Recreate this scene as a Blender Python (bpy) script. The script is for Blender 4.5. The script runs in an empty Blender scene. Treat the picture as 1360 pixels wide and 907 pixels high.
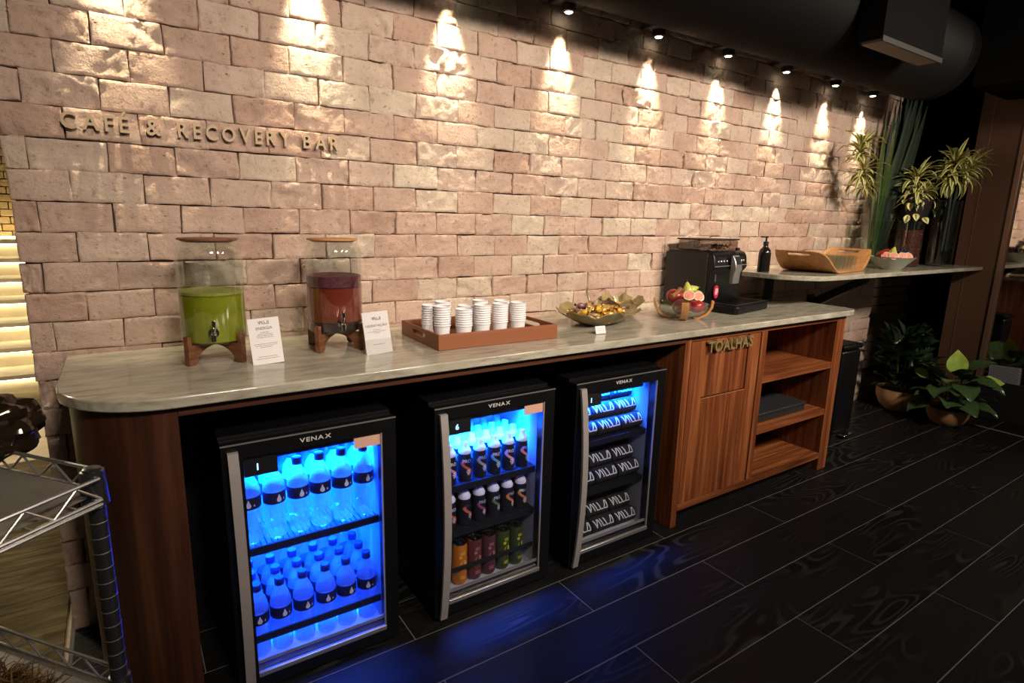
import bpy, math, random
from mathutils import Vector, Matrix, noise

random.seed(7)
SC = bpy.context.scene
COL = SC.collection
PI = math.pi

# ------------------------------------------------------------------ camera
cam_d = bpy.data.cameras.new('camera')
cam_d.sensor_width = 36.0
cam_d.lens = 772.64 / 1360 * 36.0
cam_d.clip_start = 0.05
cam = bpy.data.objects.new('camera', cam_d)
COL.objects.link(cam)
YAW, PITCH, ROLL = 0.59325, 0.20824, -0.02494
_n = Vector((math.sin(YAW)*math.cos(PITCH), math.cos(YAW)*math.cos(PITCH), -math.sin(PITCH)))
_r0 = Vector((math.cos(YAW), -math.sin(YAW), 0))
_d0 = _n.cross(_r0)
_r = _r0*math.cos(ROLL) + _d0*math.sin(ROLL)
_d = -_r0*math.sin(ROLL) + _d0*math.cos(ROLL)
M = Matrix.Identity(4)
CAM = Vector((0, -2.18222, 1.36087))
for i in range(3):
    M[i][0] = _r[i]; M[i][1] = -_d[i]; M[i][2] = -_n[i]; M[i][3] = CAM[i]
cam.matrix_world = M
SC.camera = cam

# ------------------------------------------------------------------ world, lights, exposure
SC.view_settings.view_transform = 'Standard'
SC.view_settings.look = 'None'
SC.view_settings.gamma = 1.0
SC.view_settings.use_curve_mapping = False
SC.view_settings.exposure = 0.0
SC.cycles.transparent_max_bounces = 48
w = bpy.data.worlds.new('world'); SC.world = w
w.use_nodes = True
w.node_tree.nodes['Background'].inputs[0].default_value = (1.0, 0.86, 0.74, 1)
w.node_tree.nodes['Background'].inputs[1].default_value = 0.018

def light(name, kind, loc, energy, color, target=None, **kw):
    d = bpy.data.lights.new(name, kind)
    d.energy = energy; d.color = color
    for k, v in kw.items(): setattr(d, k, v)
    o = bpy.data.objects.new(name, d); COL.objects.link(o)
    o.location = loc
    if target is not None:
        o.rotation_euler = (Vector(target)-Vector(loc)).to_track_quat('-Z', 'Y').to_euler()
    return o

WARM = (1.0, 0.85, 0.71)
# ceiling track spots of the room, behind the camera, aimed at the wall and the worktop
for (lx, ly, tx, e) in ((0.4, -2.9, 0.55, 300), (1.7, -3.0, 1.75, 400), (3.3, -2.9, 3.5, 400)):
    light('track_spot', 'SPOT', (lx, ly, 2.70), e, WARM, (tx, 0.0, 1.30), spot_size=math.radians(70), spot_blend=1.0, shadow_soft_size=0.22)
# one weak general ceiling lamp
light('ceiling_lamp', 'AREA', (3.0, -3.0, 2.74), 62, WARM, (3.4, -1.2, 0), shape='DISK', size=0.6)

# ------------------------------------------------------------------ node helpers
def new_mat(name):
    m = bpy.data.materials.new(name); m.use_nodes = True
    nt = m.node_tree; b = nt.nodes['Principled BSDF']
    return m, nt, b

def mat(name, color, rough=0.5, metal=0.0, spec=0.5, coat=0.0, emit=None, estr=0.0, bump=0.0, bscale=60.0, sss=0.0, var=0.0, vscale=8.0):
    m, nt, b = new_mat(name)
    b.inputs['Base Color'].default_value = (*color, 1)
    b.inputs['Roughness'].default_value = rough
    b.inputs['Metallic'].default_value = metal
    b.inputs['Specular IOR Level'].default_value = spec
    b.inputs['Coat Weight'].default_value = coat
    if emit:
        b.inputs['Emission Color'].default_value = (*emit, 1)
        b.inputs['Emission Strength'].default_value = estr
    if sss:
        b.inputs['Subsurface Weight'].default_value = sss
        b.inputs['Subsurface Radius'].default_value = (0.02, 0.02, 0.02)
    if bump or var:
        tc = nt.nodes.new('ShaderNodeTexCoord')
    if bump:
        n = nt.nodes.new('ShaderNodeTexNoise'); n.inputs['Scale'].default_value = bscale; n.inputs['Detail'].default_value = 4
        bp = nt.nodes.new('ShaderNodeBump'); bp.inputs['Strength'].default_value = bump; bp.inputs['Distance'].default_value = 0.002
        nt.links.new(tc.outputs['Object'], n.inputs['Vector']); nt.links.new(n.outputs['Fac'], bp.inputs['Height']); nt.links.new(bp.outputs['Normal'], b.inputs['Normal'])
    if var:
        n = nt.nodes.new('ShaderNodeTexNoise'); n.inputs['Scale'].default_value = vscale; n.inputs['Detail'].default_value = 5
        nt.links.new(tc.outputs['Object'], n.inputs['Vector'])
        r = nt.nodes.new('ShaderNodeValToRGB')
        r.color_ramp.elements[0].position = 0.3; r.color_ramp.elements[1].position = 0.7
        r.color_ramp.elements[0].color = (*[c*(1-var) for c in color], 1)
        r.color_ramp.elements[1].color = (*[min(1, c*(1+var)) for c in color], 1)
        nt.links.new(n.outputs['Fac'], r.inputs['Fac']); nt.links.new(r.outputs['Color'], b.inputs['Base Color'])
    return m

def ramp(nt, src, stops):
    r = nt.nodes.new('ShaderNodeValToRGB')
    e = r.color_ramp.elements
    while len(e) > 1: e.remove(e[0])
    e[0].position = stops[0][0]; e[0].color = (*stops[0][1], 1)
    for p, c in stops[1:]:
        x = e.new(p); x.color = (*c, 1)
    nt.links.new(src, r.inputs['Fac'])
    return r

def coords(nt, scale=(1, 1, 1), rot=(0, 0, 0), rnd=0.0, which='Object'):
    tc = nt.nodes.new('ShaderNodeTexCoord'); mp = nt.nodes.new('ShaderNodeMapping')
    mp.inputs['Scale'].default_value = scale; mp.inputs['Rotation'].default_value = rot
    nt.links.new(tc.outputs[which], mp.inputs['Vector'])
    if rnd:
        oi = nt.nodes.new('ShaderNodeObjectInfo'); mu = nt.nodes.new('ShaderNodeMath'); mu.operation = 'MULTIPLY'
        mu.inputs[1].default_value = rnd
        nt.links.new(oi.outputs['Random'], mu.inputs[0]); nt.links.new(mu.outputs[0], mp.inputs['Location'])
    return mp.outputs['Vector']

def noise_node(nt, vec, scale, detail=5, rough=0.55, dist=0.0):
    n = nt.nodes.new('ShaderNodeTexNoise')
    n.inputs['Scale'].default_value = scale; n.inputs['Detail'].default_value = detail
    n.inputs['Roughness'].default_value = rough; n.inputs['Distortion'].default_value = dist
    nt.links.new(vec, n.inputs['Vector'])
    return n.outputs['Fac']

def mixc(nt, fac, a, b, mode='MIX'):
    x = nt.nodes.new('ShaderNodeMix'); x.data_type = 'RGBA'; x.blend_type = mode
    for inp, v in ((x.inputs[0], fac), (x.inputs[6], a), (x.inputs[7], b)):
        if isinstance(v, (int, float)): inp.default_value = v
        elif isinstance(v, tuple): inp.default_value = (*v, 1)
        else: nt.links.new(v, inp)
    return x.outputs[2]

def bumpn(nt, b, h, strength, dist=0.002, prev=None):
    bp = nt.nodes.new('ShaderNodeBump'); bp.inputs['Strength'].default_value = strength; bp.inputs['Distance'].default_value = dist
    nt.links.new(h, bp.inputs['Height'])
    if prev is not None: nt.links.new(prev, bp.inputs['Normal'])
    nt.links.new(bp.outputs['Normal'], b.inputs['Normal'])
    return bp.outputs['Normal']

def brick_mat(name, stops, dark, bs=1.0):
    m, nt, b = new_mat(name)
    at = nt.nodes.new('ShaderNodeAttribute'); at.attribute_name = 'tint'
    base = ramp(nt, at.outputs['Fac'], stops).outputs['Color']
    geo = nt.nodes.new('ShaderNodeNewGeometry')
    P = geo.outputs['Position']
    n1 = noise_node(nt, P, 9, 6, 0.6)
    c = mixc(nt, 0.45, base, ramp(nt, n1, [(0.3, (0.62, 0.55, 0.5)), (0.55, (1, 1, 1)), (0.8, (1.12, 1.1, 1.02))]).outputs['Color'], 'MULTIPLY')
    n2 = noise_node(nt, P, 55, 5, 0.7)
    c = mixc(nt, 0.65, c, ramp(nt, n2, [(0.32, (0.5, 0.42, 0.36)), (0.44, (1, 1, 1))]).outputs['Color'], 'MULTIPLY')
    v = nt.nodes.new('ShaderNodeTexVoronoi'); v.inputs['Scale'].default_value = 48
    mp = nt.nodes.new('ShaderNodeMapping'); mp.inputs['Scale'].default_value = (0.55, 1, 1)
    nt.links.new(P, mp.inputs['Vector']); nt.links.new(mp.outputs['Vector'], v.inputs['Vector'])
    pit = ramp(nt, v.outputs['Distance'], [(0.06, (0.0, 0.0, 0.0)), (0.13, (1, 1, 1))]).outputs['Color']
    gate = ramp(nt, noise_node(nt, P, 14, 3), [(0.5, (1, 1, 1)), (0.6, (0, 0, 0))]).outputs['Color']
    pit = mixc(nt, 1.0, pit, gate, 'LIGHTEN')
    c = mixc(nt, 1.0, c, mixc(nt, pit, dark, (1.0, 1.0, 1.0)), 'MULTIPLY')
    nt.links.new(c, b.inputs['Base Color'])
    b.inputs['Roughness'].default_value = 0.9; b.inputs['Specular IOR Level'].default_value = 0.2
    h = bumpn(nt, b, noise_node(nt, P, 30, 9, 0.72), 1.0*bs, 0.011)
    h = bumpn(nt, b, pit, 0.6*bs, 0.003, h)
    mp2 = nt.nodes.new('ShaderNodeMapping'); mp2.inputs['Scale'].default_value = (14, 14, 120)
    nt.links.new(P, mp2.inputs['Vector'])
    bumpn(nt, b, noise_node(nt, mp2.outputs['Vector'], 1, 4, 0.6), 0.22*bs, 0.004, h)
    return m

def wood_mat(name, dark, mid, lite, axis='z', rough=0.38, fine=1.0, rnd=3.0):
    m, nt, b = new_mat(name)
    s = {'z': (26, 26, 1.1), 'x': (1.1, 26, 26), 'y': (26, 1.1, 26)}[axis]
    s = tuple(k*fine for k in s)
    v = coords(nt, s, rnd=rnd)
    n1 = noise_node(nt, v, 1.0, 5, 0.55, 0.7)
    n2 = noise_node(nt, coords(nt, tuple(k*5 for k in s), rnd=rnd), 1.0, 3, 0.6)
    c = ramp(nt, n1, [(0.25, dark), (0.48, mid), (0.72, lite)]).outputs['Color']
    c = mixc(nt, 0.45, c, ramp(nt, n2, [(0.3, (0.55, 0.5, 0.48)), (0.55, (1, 1, 1))]).outputs['Color'], 'MULTIPLY')
    nt.links.new(c, b.inputs['Base Color'])
    b.inputs['Roughness'].default_value = rough
    bumpn(nt, b, n2, 0.12, 0.001)
    return m

def glass_mat(name, tint=(0.96, 0.98, 0.97), refl=0.09, edge=0.75, rough=0.02, body=None, bodyfac=0.0):
    """thin glass: clear transmission plus a mirror sheen that rises towards grazing angles"""
    m, nt, b = new_mat(name)
    out = nt.nodes['Material Output']
    tr = nt.nodes.new('ShaderNodeBsdfTransparent'); tr.inputs[0].default_value = (*tint, 1)
    gl = nt.nodes.new('ShaderNodeBsdfGlossy'); gl.inputs['Roughness'].default_value = rough
    gl.inputs[0].default_value = (1, 1, 1, 1)
    lw = nt.nodes.new('ShaderNodeLayerWeight'); lw.inputs['Blend'].default_value = 0.35
    r = ramp(nt, lw.outputs['Facing'], [(0.0, (refl,)*3), (0.7, (refl*1.6,)*3), (1.0, (edge,)*3)])
    first = tr.outputs[0]
    if body:
        df = nt.nodes.new('ShaderNodeBsdfDiffuse'); df.inputs[0].default_value = (*body, 1)
        tl = nt.nodes.new('ShaderNodeBsdfTranslucent'); tl.inputs[0].default_value = (*body, 1)
        a = nt.nodes.new('ShaderNodeMixShader'); a.inputs[0].default_value = 0.5
        nt.links.new(df.outputs[0], a.inputs[1]); nt.links.new(tl.outputs[0], a.inputs[2])
        c = nt.nodes.new('ShaderNodeMixShader'); c.inputs[0].default_value = bodyfac
        nt.links.new(tr.outputs[0], c.inputs[1]); nt.links.new(a.outputs[0], c.inputs[2])
        first = c.outputs[0]
    mx = nt.nodes.new('ShaderNodeMixShader')
    nt.links.new(r.outputs['Color'], mx.inputs[0]); nt.links.new(first, mx.inputs[1]); nt.links.new(gl.outputs[0], mx.inputs[2])
    nt.links.new(mx.outputs[0], out.inputs['Surface'])
    return m

def leaf_mat(name, centre, edge, rough=0.4, p0=0.35, p1=0.75, spec=0.5):
    m, nt, b = new_mat(name)
    at = nt.nodes.new('ShaderNodeAttribute'); at.attribute_name = 'tint'
    r = ramp(nt, at.outputs['Fac'], [(p0, centre), (p1, edge)])
    n = noise_node(nt, coords(nt, rnd=5.0), 30, 3)
    c = mixc(nt, 0.4, r.outputs['Color'], ramp(nt, n, [(0.3, (0.6, 0.6, 0.6)), (0.7, (1.2, 1.2, 1.2))]).outputs['Color'], 'MULTIPLY')
    nt.links.new(c, b.inputs['Base Color'])
    b.inputs['Roughness'].default_value = rough; b.inputs['Specular IOR Level'].default_value = spec
    return m

def stone_mat():
    m, nt, b = new_mat('quartzite')
    v = coords(nt, (1.6, 6.5, 6.5), (0, 0, 0.28))
    n1 = noise_node(nt, v, 3.2, 8, 0.62, 1.1)
    c = ramp(nt, n1, [(0.25, (0.21, 0.19, 0.14)), (0.42, (0.35, 0.325, 0.255)), (0.55, (0.425, 0.40, 0.315)), (0.75, (0.54, 0.51, 0.42))]).outputs['Color']
    n2 = noise_node(nt, coords(nt, (3, 16, 16), (0, 0, 0.28)), 4.0, 6, 0.7, 0.6)
    c = mixc(nt, 0.55, c, ramp(nt, n2, [(0.34, (0.55, 0.53, 0.47)), (0.48, (1, 1, 1))]).outputs['Color'], 'MULTIPLY')
    nt.links.new(c, b.inputs['Base Color'])
    b.inputs['Roughness'].default_value = 0.13
    return m

def tile_mat():
    m, nt, b = new_mat('black_wood_tile')
    v = coords(nt, (1.1, 5.5, 5.5), (0, 0, 0.25), rnd=9.0)
    base = noise_node(nt, v, 1.5, 1, 0.4, 0.25)
    mu = nt.nodes.new('ShaderNodeMath'); mu.operation = 'MULTIPLY'; mu.inputs[1].default_value = 80.0
    sn = nt.nodes.new('ShaderNodeMath'); sn.operation = 'SINE'
    nt.links.new(base, mu.inputs[0]); nt.links.new(mu.outputs[0], sn.inputs[0])
    # engraved growth rings, fading in and out over each tile
    gate = ramp(nt, noise_node(nt, coords(nt, (1.6, 3, 3), rnd=17.0), 1.2, 2), [(0.50, (0, 0, 0)), (0.66, (1, 1, 1))]).outputs['Color']
    rings = mixc(nt, gate, (0.5, 0.5, 0.5), sn.outputs[0])
    fine = noise_node(nt, coords(nt, (4, 90, 90), rnd=9.0), 1.0, 4, 0.6)
    col = mixc(nt, gate, ramp(nt, fine, [(0.3, (0.007, 0.007, 0.0075)), (0.7, (0.011, 0.011, 0.011))]).outputs['Color'],
               ramp(nt, sn.outputs[0], [(0.25, (0.005, 0.005, 0.0055)), (0.8, (0.024, 0.024, 0.023))]).outputs['Color'])
    sc = noise_node(nt, coords(nt, (1, 1, 1), rnd=4.0), 7, 6, 0.7)
    col = mixc(nt, ramp(nt, sc, [(0.66, (0, 0, 0)), (0.78, (0.25, 0.25, 0.25))]).outputs['Color'], col, (0.03, 0.029, 0.027))
    nt.links.new(col, b.inputs['Base Color'])
    b.inputs['Roughness'].default_value = 0.42
    b.inputs['Specular IOR Level'].default_value = 0.13
    h = bumpn(nt, b, rings, 0.18, 0.002)
    bumpn(nt, b, fine, 0.15, 0.001, h)
    return m

MT = {}
MT['brick'] = brick_mat('tumbled_brick', [(0.0, (0.51, 0.345, 0.265)), (0.35, (0.57, 0.41, 0.325)), (0.7, (0.60, 0.455, 0.365)), (0.92, (0.62, 0.50, 0.395)), (1.0, (0.63, 0.525, 0.41))], (0.42, 0.34, 0.28))
MT['yellow_brick'] = brick_mat('yellow_brick', [(0.0, (0.45, 0.30, 0.12)), (1.0, (0.62, 0.46, 0.22))], (0.5, 0.42, 0.3), 0.5)
MT['mortar'] = mat('dark_mortar', (0.10, 0.065, 0.042), 0.95, bump=0.6, bscale=90)
MT['stone'] = stone_mat()
MT['tile'] = tile_mat()
MT['grout'] = mat('grey_grout', (0.16, 0.155, 0.145), 0.9)
MT['walnut'] = wood_mat('red_walnut', (0.060, 0.015, 0.005), (0.19, 0.054, 0.017), (0.36, 0.125, 0.042), 'z', 0.34, 1.35)
MT['walnut_x'] = wood_mat('red_walnut_rail', (0.060, 0.015, 0.005), (0.19, 0.054, 0.017), (0.34, 0.12, 0.040), 'x', 0.34, 1.35)
MT['walnut_dark'] = wood_mat('dark_walnut', (0.022, 0.008, 0.004), (0.050, 0.016, 0.008), (0.095, 0.034, 0.015), 'z')
MT['fascia_shaded'] = wood_mat('shaded_walnut', (0.035, 0.012, 0.007), (0.075, 0.026, 0.013), (0.12, 0.045, 0.022), 'x')  # walnut darkened to hold the shade under the worktop overhang
MT['standwood'] = wood_mat('acacia', (0.075, 0.026, 0.012), (0.16, 0.062, 0.028), (0.27, 0.12, 0.058), 'x', 0.42, 2.0)
MT['ply'] = wood_mat('bent_plywood', (0.38, 0.17, 0.055), (0.52, 0.25, 0.085), (0.62, 0.34, 0.13), 'x', 0.4, 1.2)
MT['black_panel'] = mat('black_laminate', (0.006, 0.006, 0.008), 0.5)
MT['black_paint'] = mat('black_paint', (0.0035, 0.0035, 0.0035), 0.85, spec=0.08)
MT['fridge_black'] = mat('black_enamel', (0.004, 0.004, 0.005), 0.33, spec=0.35)
MT['liner'] = mat('white_liner', (0.50, 0.52, 0.55), 0.45)
MT['rail_black'] = mat('black_rail', (0.012, 0.012, 0.014), 0.4)
MT['grey_metal'] = mat('brushed_grey', (0.33, 0.30, 0.29), 0.5, 0.25)
MT['trim_metal'] = mat('aluminium', (0.55, 0.54, 0.52), 0.35, 0.85)
MT['chrome'] = mat('chrome', (0.72, 0.71, 0.69), 0.12, 1.0)
MT['brass'] = mat('aged_brass', (0.42, 0.32, 0.14), 0.42, 0.55)
MT['wall_letter'] = mat('sandy_letter', (0.36, 0.26, 0.16), 0.45, 0.15)
MT['leather'] = mat('tan_leather', (0.25, 0.085, 0.035), 0.48, bump=0.25, bscale=300)
MT['stitch'] = mat('stitch', (0.42, 0.19, 0.09), 0.7)
MT['paper'] = mat('white_paper', (0.78, 0.75, 0.74), 0.6)
MT['cup'] = mat('paper_cup', (0.80, 0.78, 0.79), 0.55)
MT['ink'] = mat('dark_ink', (0.05, 0.05, 0.055), 0.6)
MT['ink_grey'] = mat('grey_ink', (0.30, 0.29, 0.29), 0.7)
MT['white_print'] = mat('white_print', (0.72, 0.72, 0.74), 0.6)
MT['silver_print'] = mat('silver_print', (0.75, 0.74, 0.72), 0.35, 0.3)
MT['duct'] = mat('black_fabric_duct', (0.0065, 0.006, 0.0056), 0.6, spec=0.12)
MT['duct_end'] = mat('dark_cuff', (0.006, 0.0055, 0.005), 0.7, spec=0.1)
MT['vent_under'] = mat('vent_underside', (0.12, 0.10, 0.075), 0.7)
MT['steel_edge'] = mat('vent_edge', (0.03, 0.029, 0.028), 0.6)
MT['lamp_black'] = mat('lamp_black', (0.012, 0.012, 0.012), 0.5)
MT['lamp_lens'] = mat('lamp_lens', (1, 1, 1), 0.4, emit=(1.0, 0.90, 0.68), estr=14)
MT['led_blue'] = mat('blue_led', (0.1, 0.2, 1), 0.4, emit=(0.004, 0.115, 1.0), estr=60)
MT['glass'] = glass_mat('clear_glass')
MT['door_glass'] = glass_mat('door_glass', (0.88, 0.89, 0.91), 0.03, 0.35)
MT['acrylic'] = glass_mat('clear_acrylic', (0.985, 0.985, 0.985), 0.045, 0.5)
MT['bottle'] = glass_mat('bottle_plastic_led_blue', (0.90, 0.95, 1.0), 0.09, 0.85, 0.12, (0.30, 0.58, 0.96), 0.36)  # clear plastic; blue of the fridge light put into its body colour
MT['brown_panel'] = mat('brown_lacquer', (0.115, 0.056, 0.032), 0.42)
MT['brown_trim'] = mat('bronze_trim', (0.26, 0.15, 0.095), 0.36, 0.5)
MT['mirror'] = mat('smoked_mirror', (0.58, 0.54, 0.50), 0.03, 1.0)
MT['cream_step'] = mat('cream_stone_step', (0.68, 0.60, 0.42), 0.55, var=0.12, vscale=6)
MT['led_warm'] = mat('warm_led', (1, 0.8, 0.4), 0.4, emit=(1.0, 0.84, 0.56), estr=16)
MT['pale_wood'] = wood_mat('pale_floor_wood', (0.46, 0.36, 0.22), (0.58, 0.47, 0.30), (0.68, 0.57, 0.38), 'x', 0.4)

def carpet_mat():
    m, nt, b = new_mat('olive_carpet')
    n1 = noise_node(nt, coords(nt, (5, 38, 1), (0, 0, 0.10)), 1.0, 6, 0.65, 0.6)
    c = ramp(nt, n1, [(0.3, (0.045, 0.033, 0.014)), (0.5, (0.13, 0.10, 0.042)), (0.7, (0.24, 0.185, 0.08))]).outputs['Color']
    nt.links.new(c, b.inputs['Base Color']); b.inputs['Roughness'].default_value = 0.95
    bumpn(nt, b, noise_node(nt, coords(nt, (1, 1, 1)), 160, 3), 0.8, 0.004)
    return m
MT['carpet'] = carpet_mat()

# ------------------------------------------------------------------ mesh builder
class MB:
    def __init__(s):
        s.v = []; s.f = []; s.m = []; s.t = {}
    def add(s, verts, faces, mi=0):
        o = len(s.v); s.v.extend([tuple(p) for p in verts])
        for f in faces: s.f.append([i+o for i in f]); s.m.append(mi)
        return o
    def box(s, x0, y0, z0, x1, y1, z1, mi=0):
        v = [(x0,y0,z0),(x1,y0,z0),(x1,y1,z0),(x0,y1,z0),(x0,y0,z1),(x1,y0,z1),(x1,y1,z1),(x0,y1,z1)]
        s.add(v, [(0,3,2,1),(4,5,6,7),(0,1,5,4),(1,2,6,5),(2,3,7,6),(3,0,4,7)], mi); return s
    def lathe(s, prof, n=24, cx=0, cy=0, mi=0, cap0=True, cap1=True, sx=1, sy=1):
        o = len(s.v)
        for r, z in prof:
            for i in range(n):
                a = 2*PI*i/n; s.v.append((cx+r*math.cos(a)*sx, cy+r*math.sin(a)*sy, z))
        for j in range(len(prof)-1):
            for i in range(n):
                k = (i+1) % n
                s.f.append([o+j*n+i, o+j*n+k, o+(j+1)*n+k, o+(j+1)*n+i]); s.m.append(mi)
        if cap0: s.f.append([o+i for i in range(n-1, -1, -1)]); s.m.append(mi)
        if cap1: s.f.append([o+(len(prof)-1)*n+i for i in range(n)]); s.m.append(mi)
        return s
    def tube(s, pts, r, n=8, mi=0, closed=False, caps=True):
        pts = [Vector(p) for p in pts]; o = len(s.v); N = len(pts)
        rr = r if isinstance(r, (list, tuple)) else [r]*N
        up = Vector((0, 0, 1)); prev = None
        for i, p in enumerate(pts):
            if closed: t = pts[(i+1) % N]-pts[i-1]
            else: t = pts[min(i+1, N-1)]-pts[max(i-1, 0)]
            if t.length < 1e-9: t = Vector((0, 0, 1))
            t.normalize()
            if prev is None:
                a = up if abs(t.z) < 0.9 else Vector((1, 0, 0))
                u = t.cross(a).normalized()
            else:
                u = prev - t*prev.dot(t)
                u = u.normalized() if u.length > 1e-6 else t.orthogonal().normalized()
            prev = u; v = t.cross(u)
            for k in range(n):
                a = 2*PI*k/n; s.v.append(tuple(p+(u*math.cos(a)+v*math.sin(a))*rr[i]))
        for i in range(N if closed else N-1):
            j = (i+1) % N
            for k in range(n):
                l = (k+1) % n
                s.f.append([o+i*n+k, o+i*n+l, o+j*n+l, o+j*n+k]); s.m.append(mi)
        if caps and not closed:
            s.f.append([o+k for k in range(n-1, -1, -1)]); s.m.append(mi)
            s.f.append([o+(N-1)*n+k for k in range(n)]); s.m.append(mi)
        return s
    def prism(s, poly, z0, z1, mi=0, axis='z'):
        n = len(poly); o = len(s.v)
        def P(a, b, c): return {'z': (a, b, c), 'y': (a, c, b), 'x': (c, a, b)}[axis]
        for z in (z0, z1):
            for a, b in poly: s.v.append(P(a, b, z))
        s.f.append([o+i for i in range(n-1, -1, -1)]); s.f.append([o+n+i for i in range(n)]); s.m += [mi, mi]
        for i in range(n):
            k = (i+1) % n; s.f.append([o+i, o+k, o+n+k, o+n+i]); s.m.append(mi)
        return s
    def ball(s, c, r, nu=14, nv=9, mi=0, fn=None):
        rx, ry, rz = r if isinstance(r, (tuple, list)) else (r, r, r)
        o = len(s.v)
        for j in range(nv+1):
            t = PI*j/nv
            for i in range(nu):
                a = 2*PI*i/nu
                p = Vector((math.sin(t)*math.cos(a), math.sin(t)*math.sin(a), -math.cos(t)))
                k = fn(p) if fn else 1.0
                s.v.append((c[0]+p.x*rx*k, c[1]+p.y*ry*k, c[2]+p.z*rz*k))
        for j in range(nv):
            for i in range(nu):
                k = (i+1) % nu
                s.f.append([o+j*nu+i, o+j*nu+k, o+(j+1)*nu+k, o+(j+1)*nu+i]); s.m.append(mi)
        return s
    def xform(s, M, start=0):
        for i in range(start, len(s.v)): s.v[i] = tuple(M @ Vector(s.v[i]))
        return s
    def mesh(s, name, mats, smooth=True, angle=38):
        me = bpy.data.meshes.new(name)
        me.from_pydata(s.v, [], s.f)
        for x in (mats if isinstance(mats, (list, tuple)) else [mats]): me.materials.append(MT[x] if isinstance(x, str) else x)
        if any(s.m):
            me.polygons.foreach_set('material_index', s.m)
        if s.t:
            at = me.attributes.new('tint', 'FLOAT', 'POINT')
            at.data.foreach_set('value', [s.t.get(i, 0.0) for i in range(len(s.v))])
        if smooth:
            me.polygons.foreach_set('use_smooth', [True]*len(me.polygons))
            me.set_sharp_from_angle(angle=math.radians(angle))
        me.update()
        return me

def link(name, me, parent=None, loc=None, rot=None):
    o = bpy.data.objects.new(name, me); COL.objects.link(o)
    if parent is not None: o.parent = parent
    if loc is not None: o.location = loc
    if rot is not None: o.rotation_euler = rot
    return o

def obj(name, mb, mats, parent=None, loc=None, rot=None, bev=0.0, smooth=True, angle=38, seg=2):
    o = link(name, mb.mesh(name, mats, smooth, angle), parent, loc, rot)
    if bev:
        b = o.modifiers.new('bevel', 'BEVEL'); b.width = bev; b.segments = seg; b.limit_method = 'ANGLE'; b.angle_limit = math.radians(40)
    return o

def tag(o, label=None, cat=None, group=None, kind=None):
    if label: o['label'] = label
    if cat: o['category'] = cat
    if group: o['group'] = group
    if kind: o['kind'] = kind
    return o

def thing(name, label, cat, loc=(0, 0, 0), rotz=0.0, group=None):
    o = link(name, None, None, loc, (0, 0, rotz))
    o.empty_display_size = 0.05
    return tag(o, label, cat, group)

def dup(root, loc, rotz=0.0, label=None, group=None):
    r = root.copy(); COL.objects.link(r); r.location = loc; r.rotation_euler = (0, 0, rotz)
    if label: r['label'] = label
    if group: r['group'] = group
    for ch in list(root.children):
        c = ch.copy(); COL.objects.link(c); c.parent = r
        for g in list(ch.children):
            d = g.copy(); COL.objects.link(d); d.parent = c
    return r

ORD = ['first', 'second', 'third', 'fourth', 'fifth', 'sixth', 'seventh', 'eighth', 'ninth', 'tenth', 'eleventh', 'twelfth', 'thirteenth', 'fourteenth']

_fonts = {}
def text_mesh(txt, size, depth, material, bold=0.0, name='letter'):
    key = (txt, size, depth, material, bold)
    if key in _fonts: return _fonts[key]
    cu = bpy.data.curves.new('t', 'FONT'); cu.body = txt; cu.size = size; cu.extrude = depth/2; cu.offset = bold; cu.resolution_u = 3
    cu.align_x = 'LEFT'
    o = bpy.data.objects.new('t', cu); COL.objects.link(o)
    dg = bpy.context.evaluated_depsgraph_get(); dg.update()
    me = bpy.data.meshes.new_from_object(o.evaluated_get(dg))
    bpy.data.objects.remove(o); bpy.data.curves.remove(cu)
    me.name = name; me.materials.clear(); me.materials.append(MT[material])
    # stand it up: text x -> x, text y -> z, facing -y
    for v in me.vertices:
        x, y, z = v.co; v.co = (x, -z, y)
    _fonts[key] = me
    return me

def bounds_x(me):
    xs = [v.co.x for v in me.vertices]; zs = [v.co.z for v in me.vertices]
    return min(xs), max(xs), min(zs), max(zs)

def strokes(mb, lines, w, y, mi=0, depth=0.0006, seg=1):
    """thin raised strokes in the xz plane at depth y, facing -y"""
    for a, b in lines:
        a = Vector((a[0], 0, a[1])); b = Vector((b[0], 0, b[1])); d = (b-a)
        if d.length < 1e-9: continue
        d.normalize(); n = Vector((-d.z, 0, d.x))*w/2; e = d*w*0.35
        a = a-e; b = b+e; vs = []; fs = []
        for i in range(seg+1):
            p = a.lerp(b, i/seg)
            for q in (p-n, p+n): vs.append((q.x, y-depth, q.z))
            for q in (p-n, p+n): vs.append((q.x, y, q.z))
        for i in range(seg):
            k = 4*i
            fs += [(k, k+4, k+5, k+1), (k, k+2, k+6, k+4), (k+1, k+5, k+7, k+3)]
        mb.add(vs, fs, mi)

VILLA = [((0, 1), (.42, 0)), ((.42, 0), (.62, 1)), ((.78, 1), (1.16, 0)), ((1.18, 1), (1.56, 0)), ((1.56, 0), (1.98, 0)),
         ((1.82, 1), (2.2, 0)), ((2.2, 0), (2.62, 0)), ((2.78, 0), (3.12, 1)), ((3.12, 1), (3.30, 1)), ((3.30, 1), (3.42, 0)), ((2.95, 0.0), (3.42, 0.0))]
def villa(mb, cx, cz, h, y, wd=None, mi=0, sx=1.0, seg=1):
    W = 3.42*h*sx
    strokes(mb, [((cx-W/2+a[0]*h*sx, cz-h/2+a[1]*h), (cx-W/2+b[0]*h*sx, cz-h/2+b[1]*h)) for a, b in VILLA], wd or h*0.13, y, mi, seg=seg)

# ================================================================== THE SETTING
def projected(p):
    q = Vector(p)-CAM
    z = q.dot(_n)
    if z < 0.05: return None
    return (680+772.64*q.dot(_r)/z, 453.5+772.64*q.dot(_d)/z, z)

def struct(name, mb, mats, parent=None, **kw):
    o = obj(name, mb, mats, parent, **kw)
    if parent is None: o['kind'] = 'structure'
    return o

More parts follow.
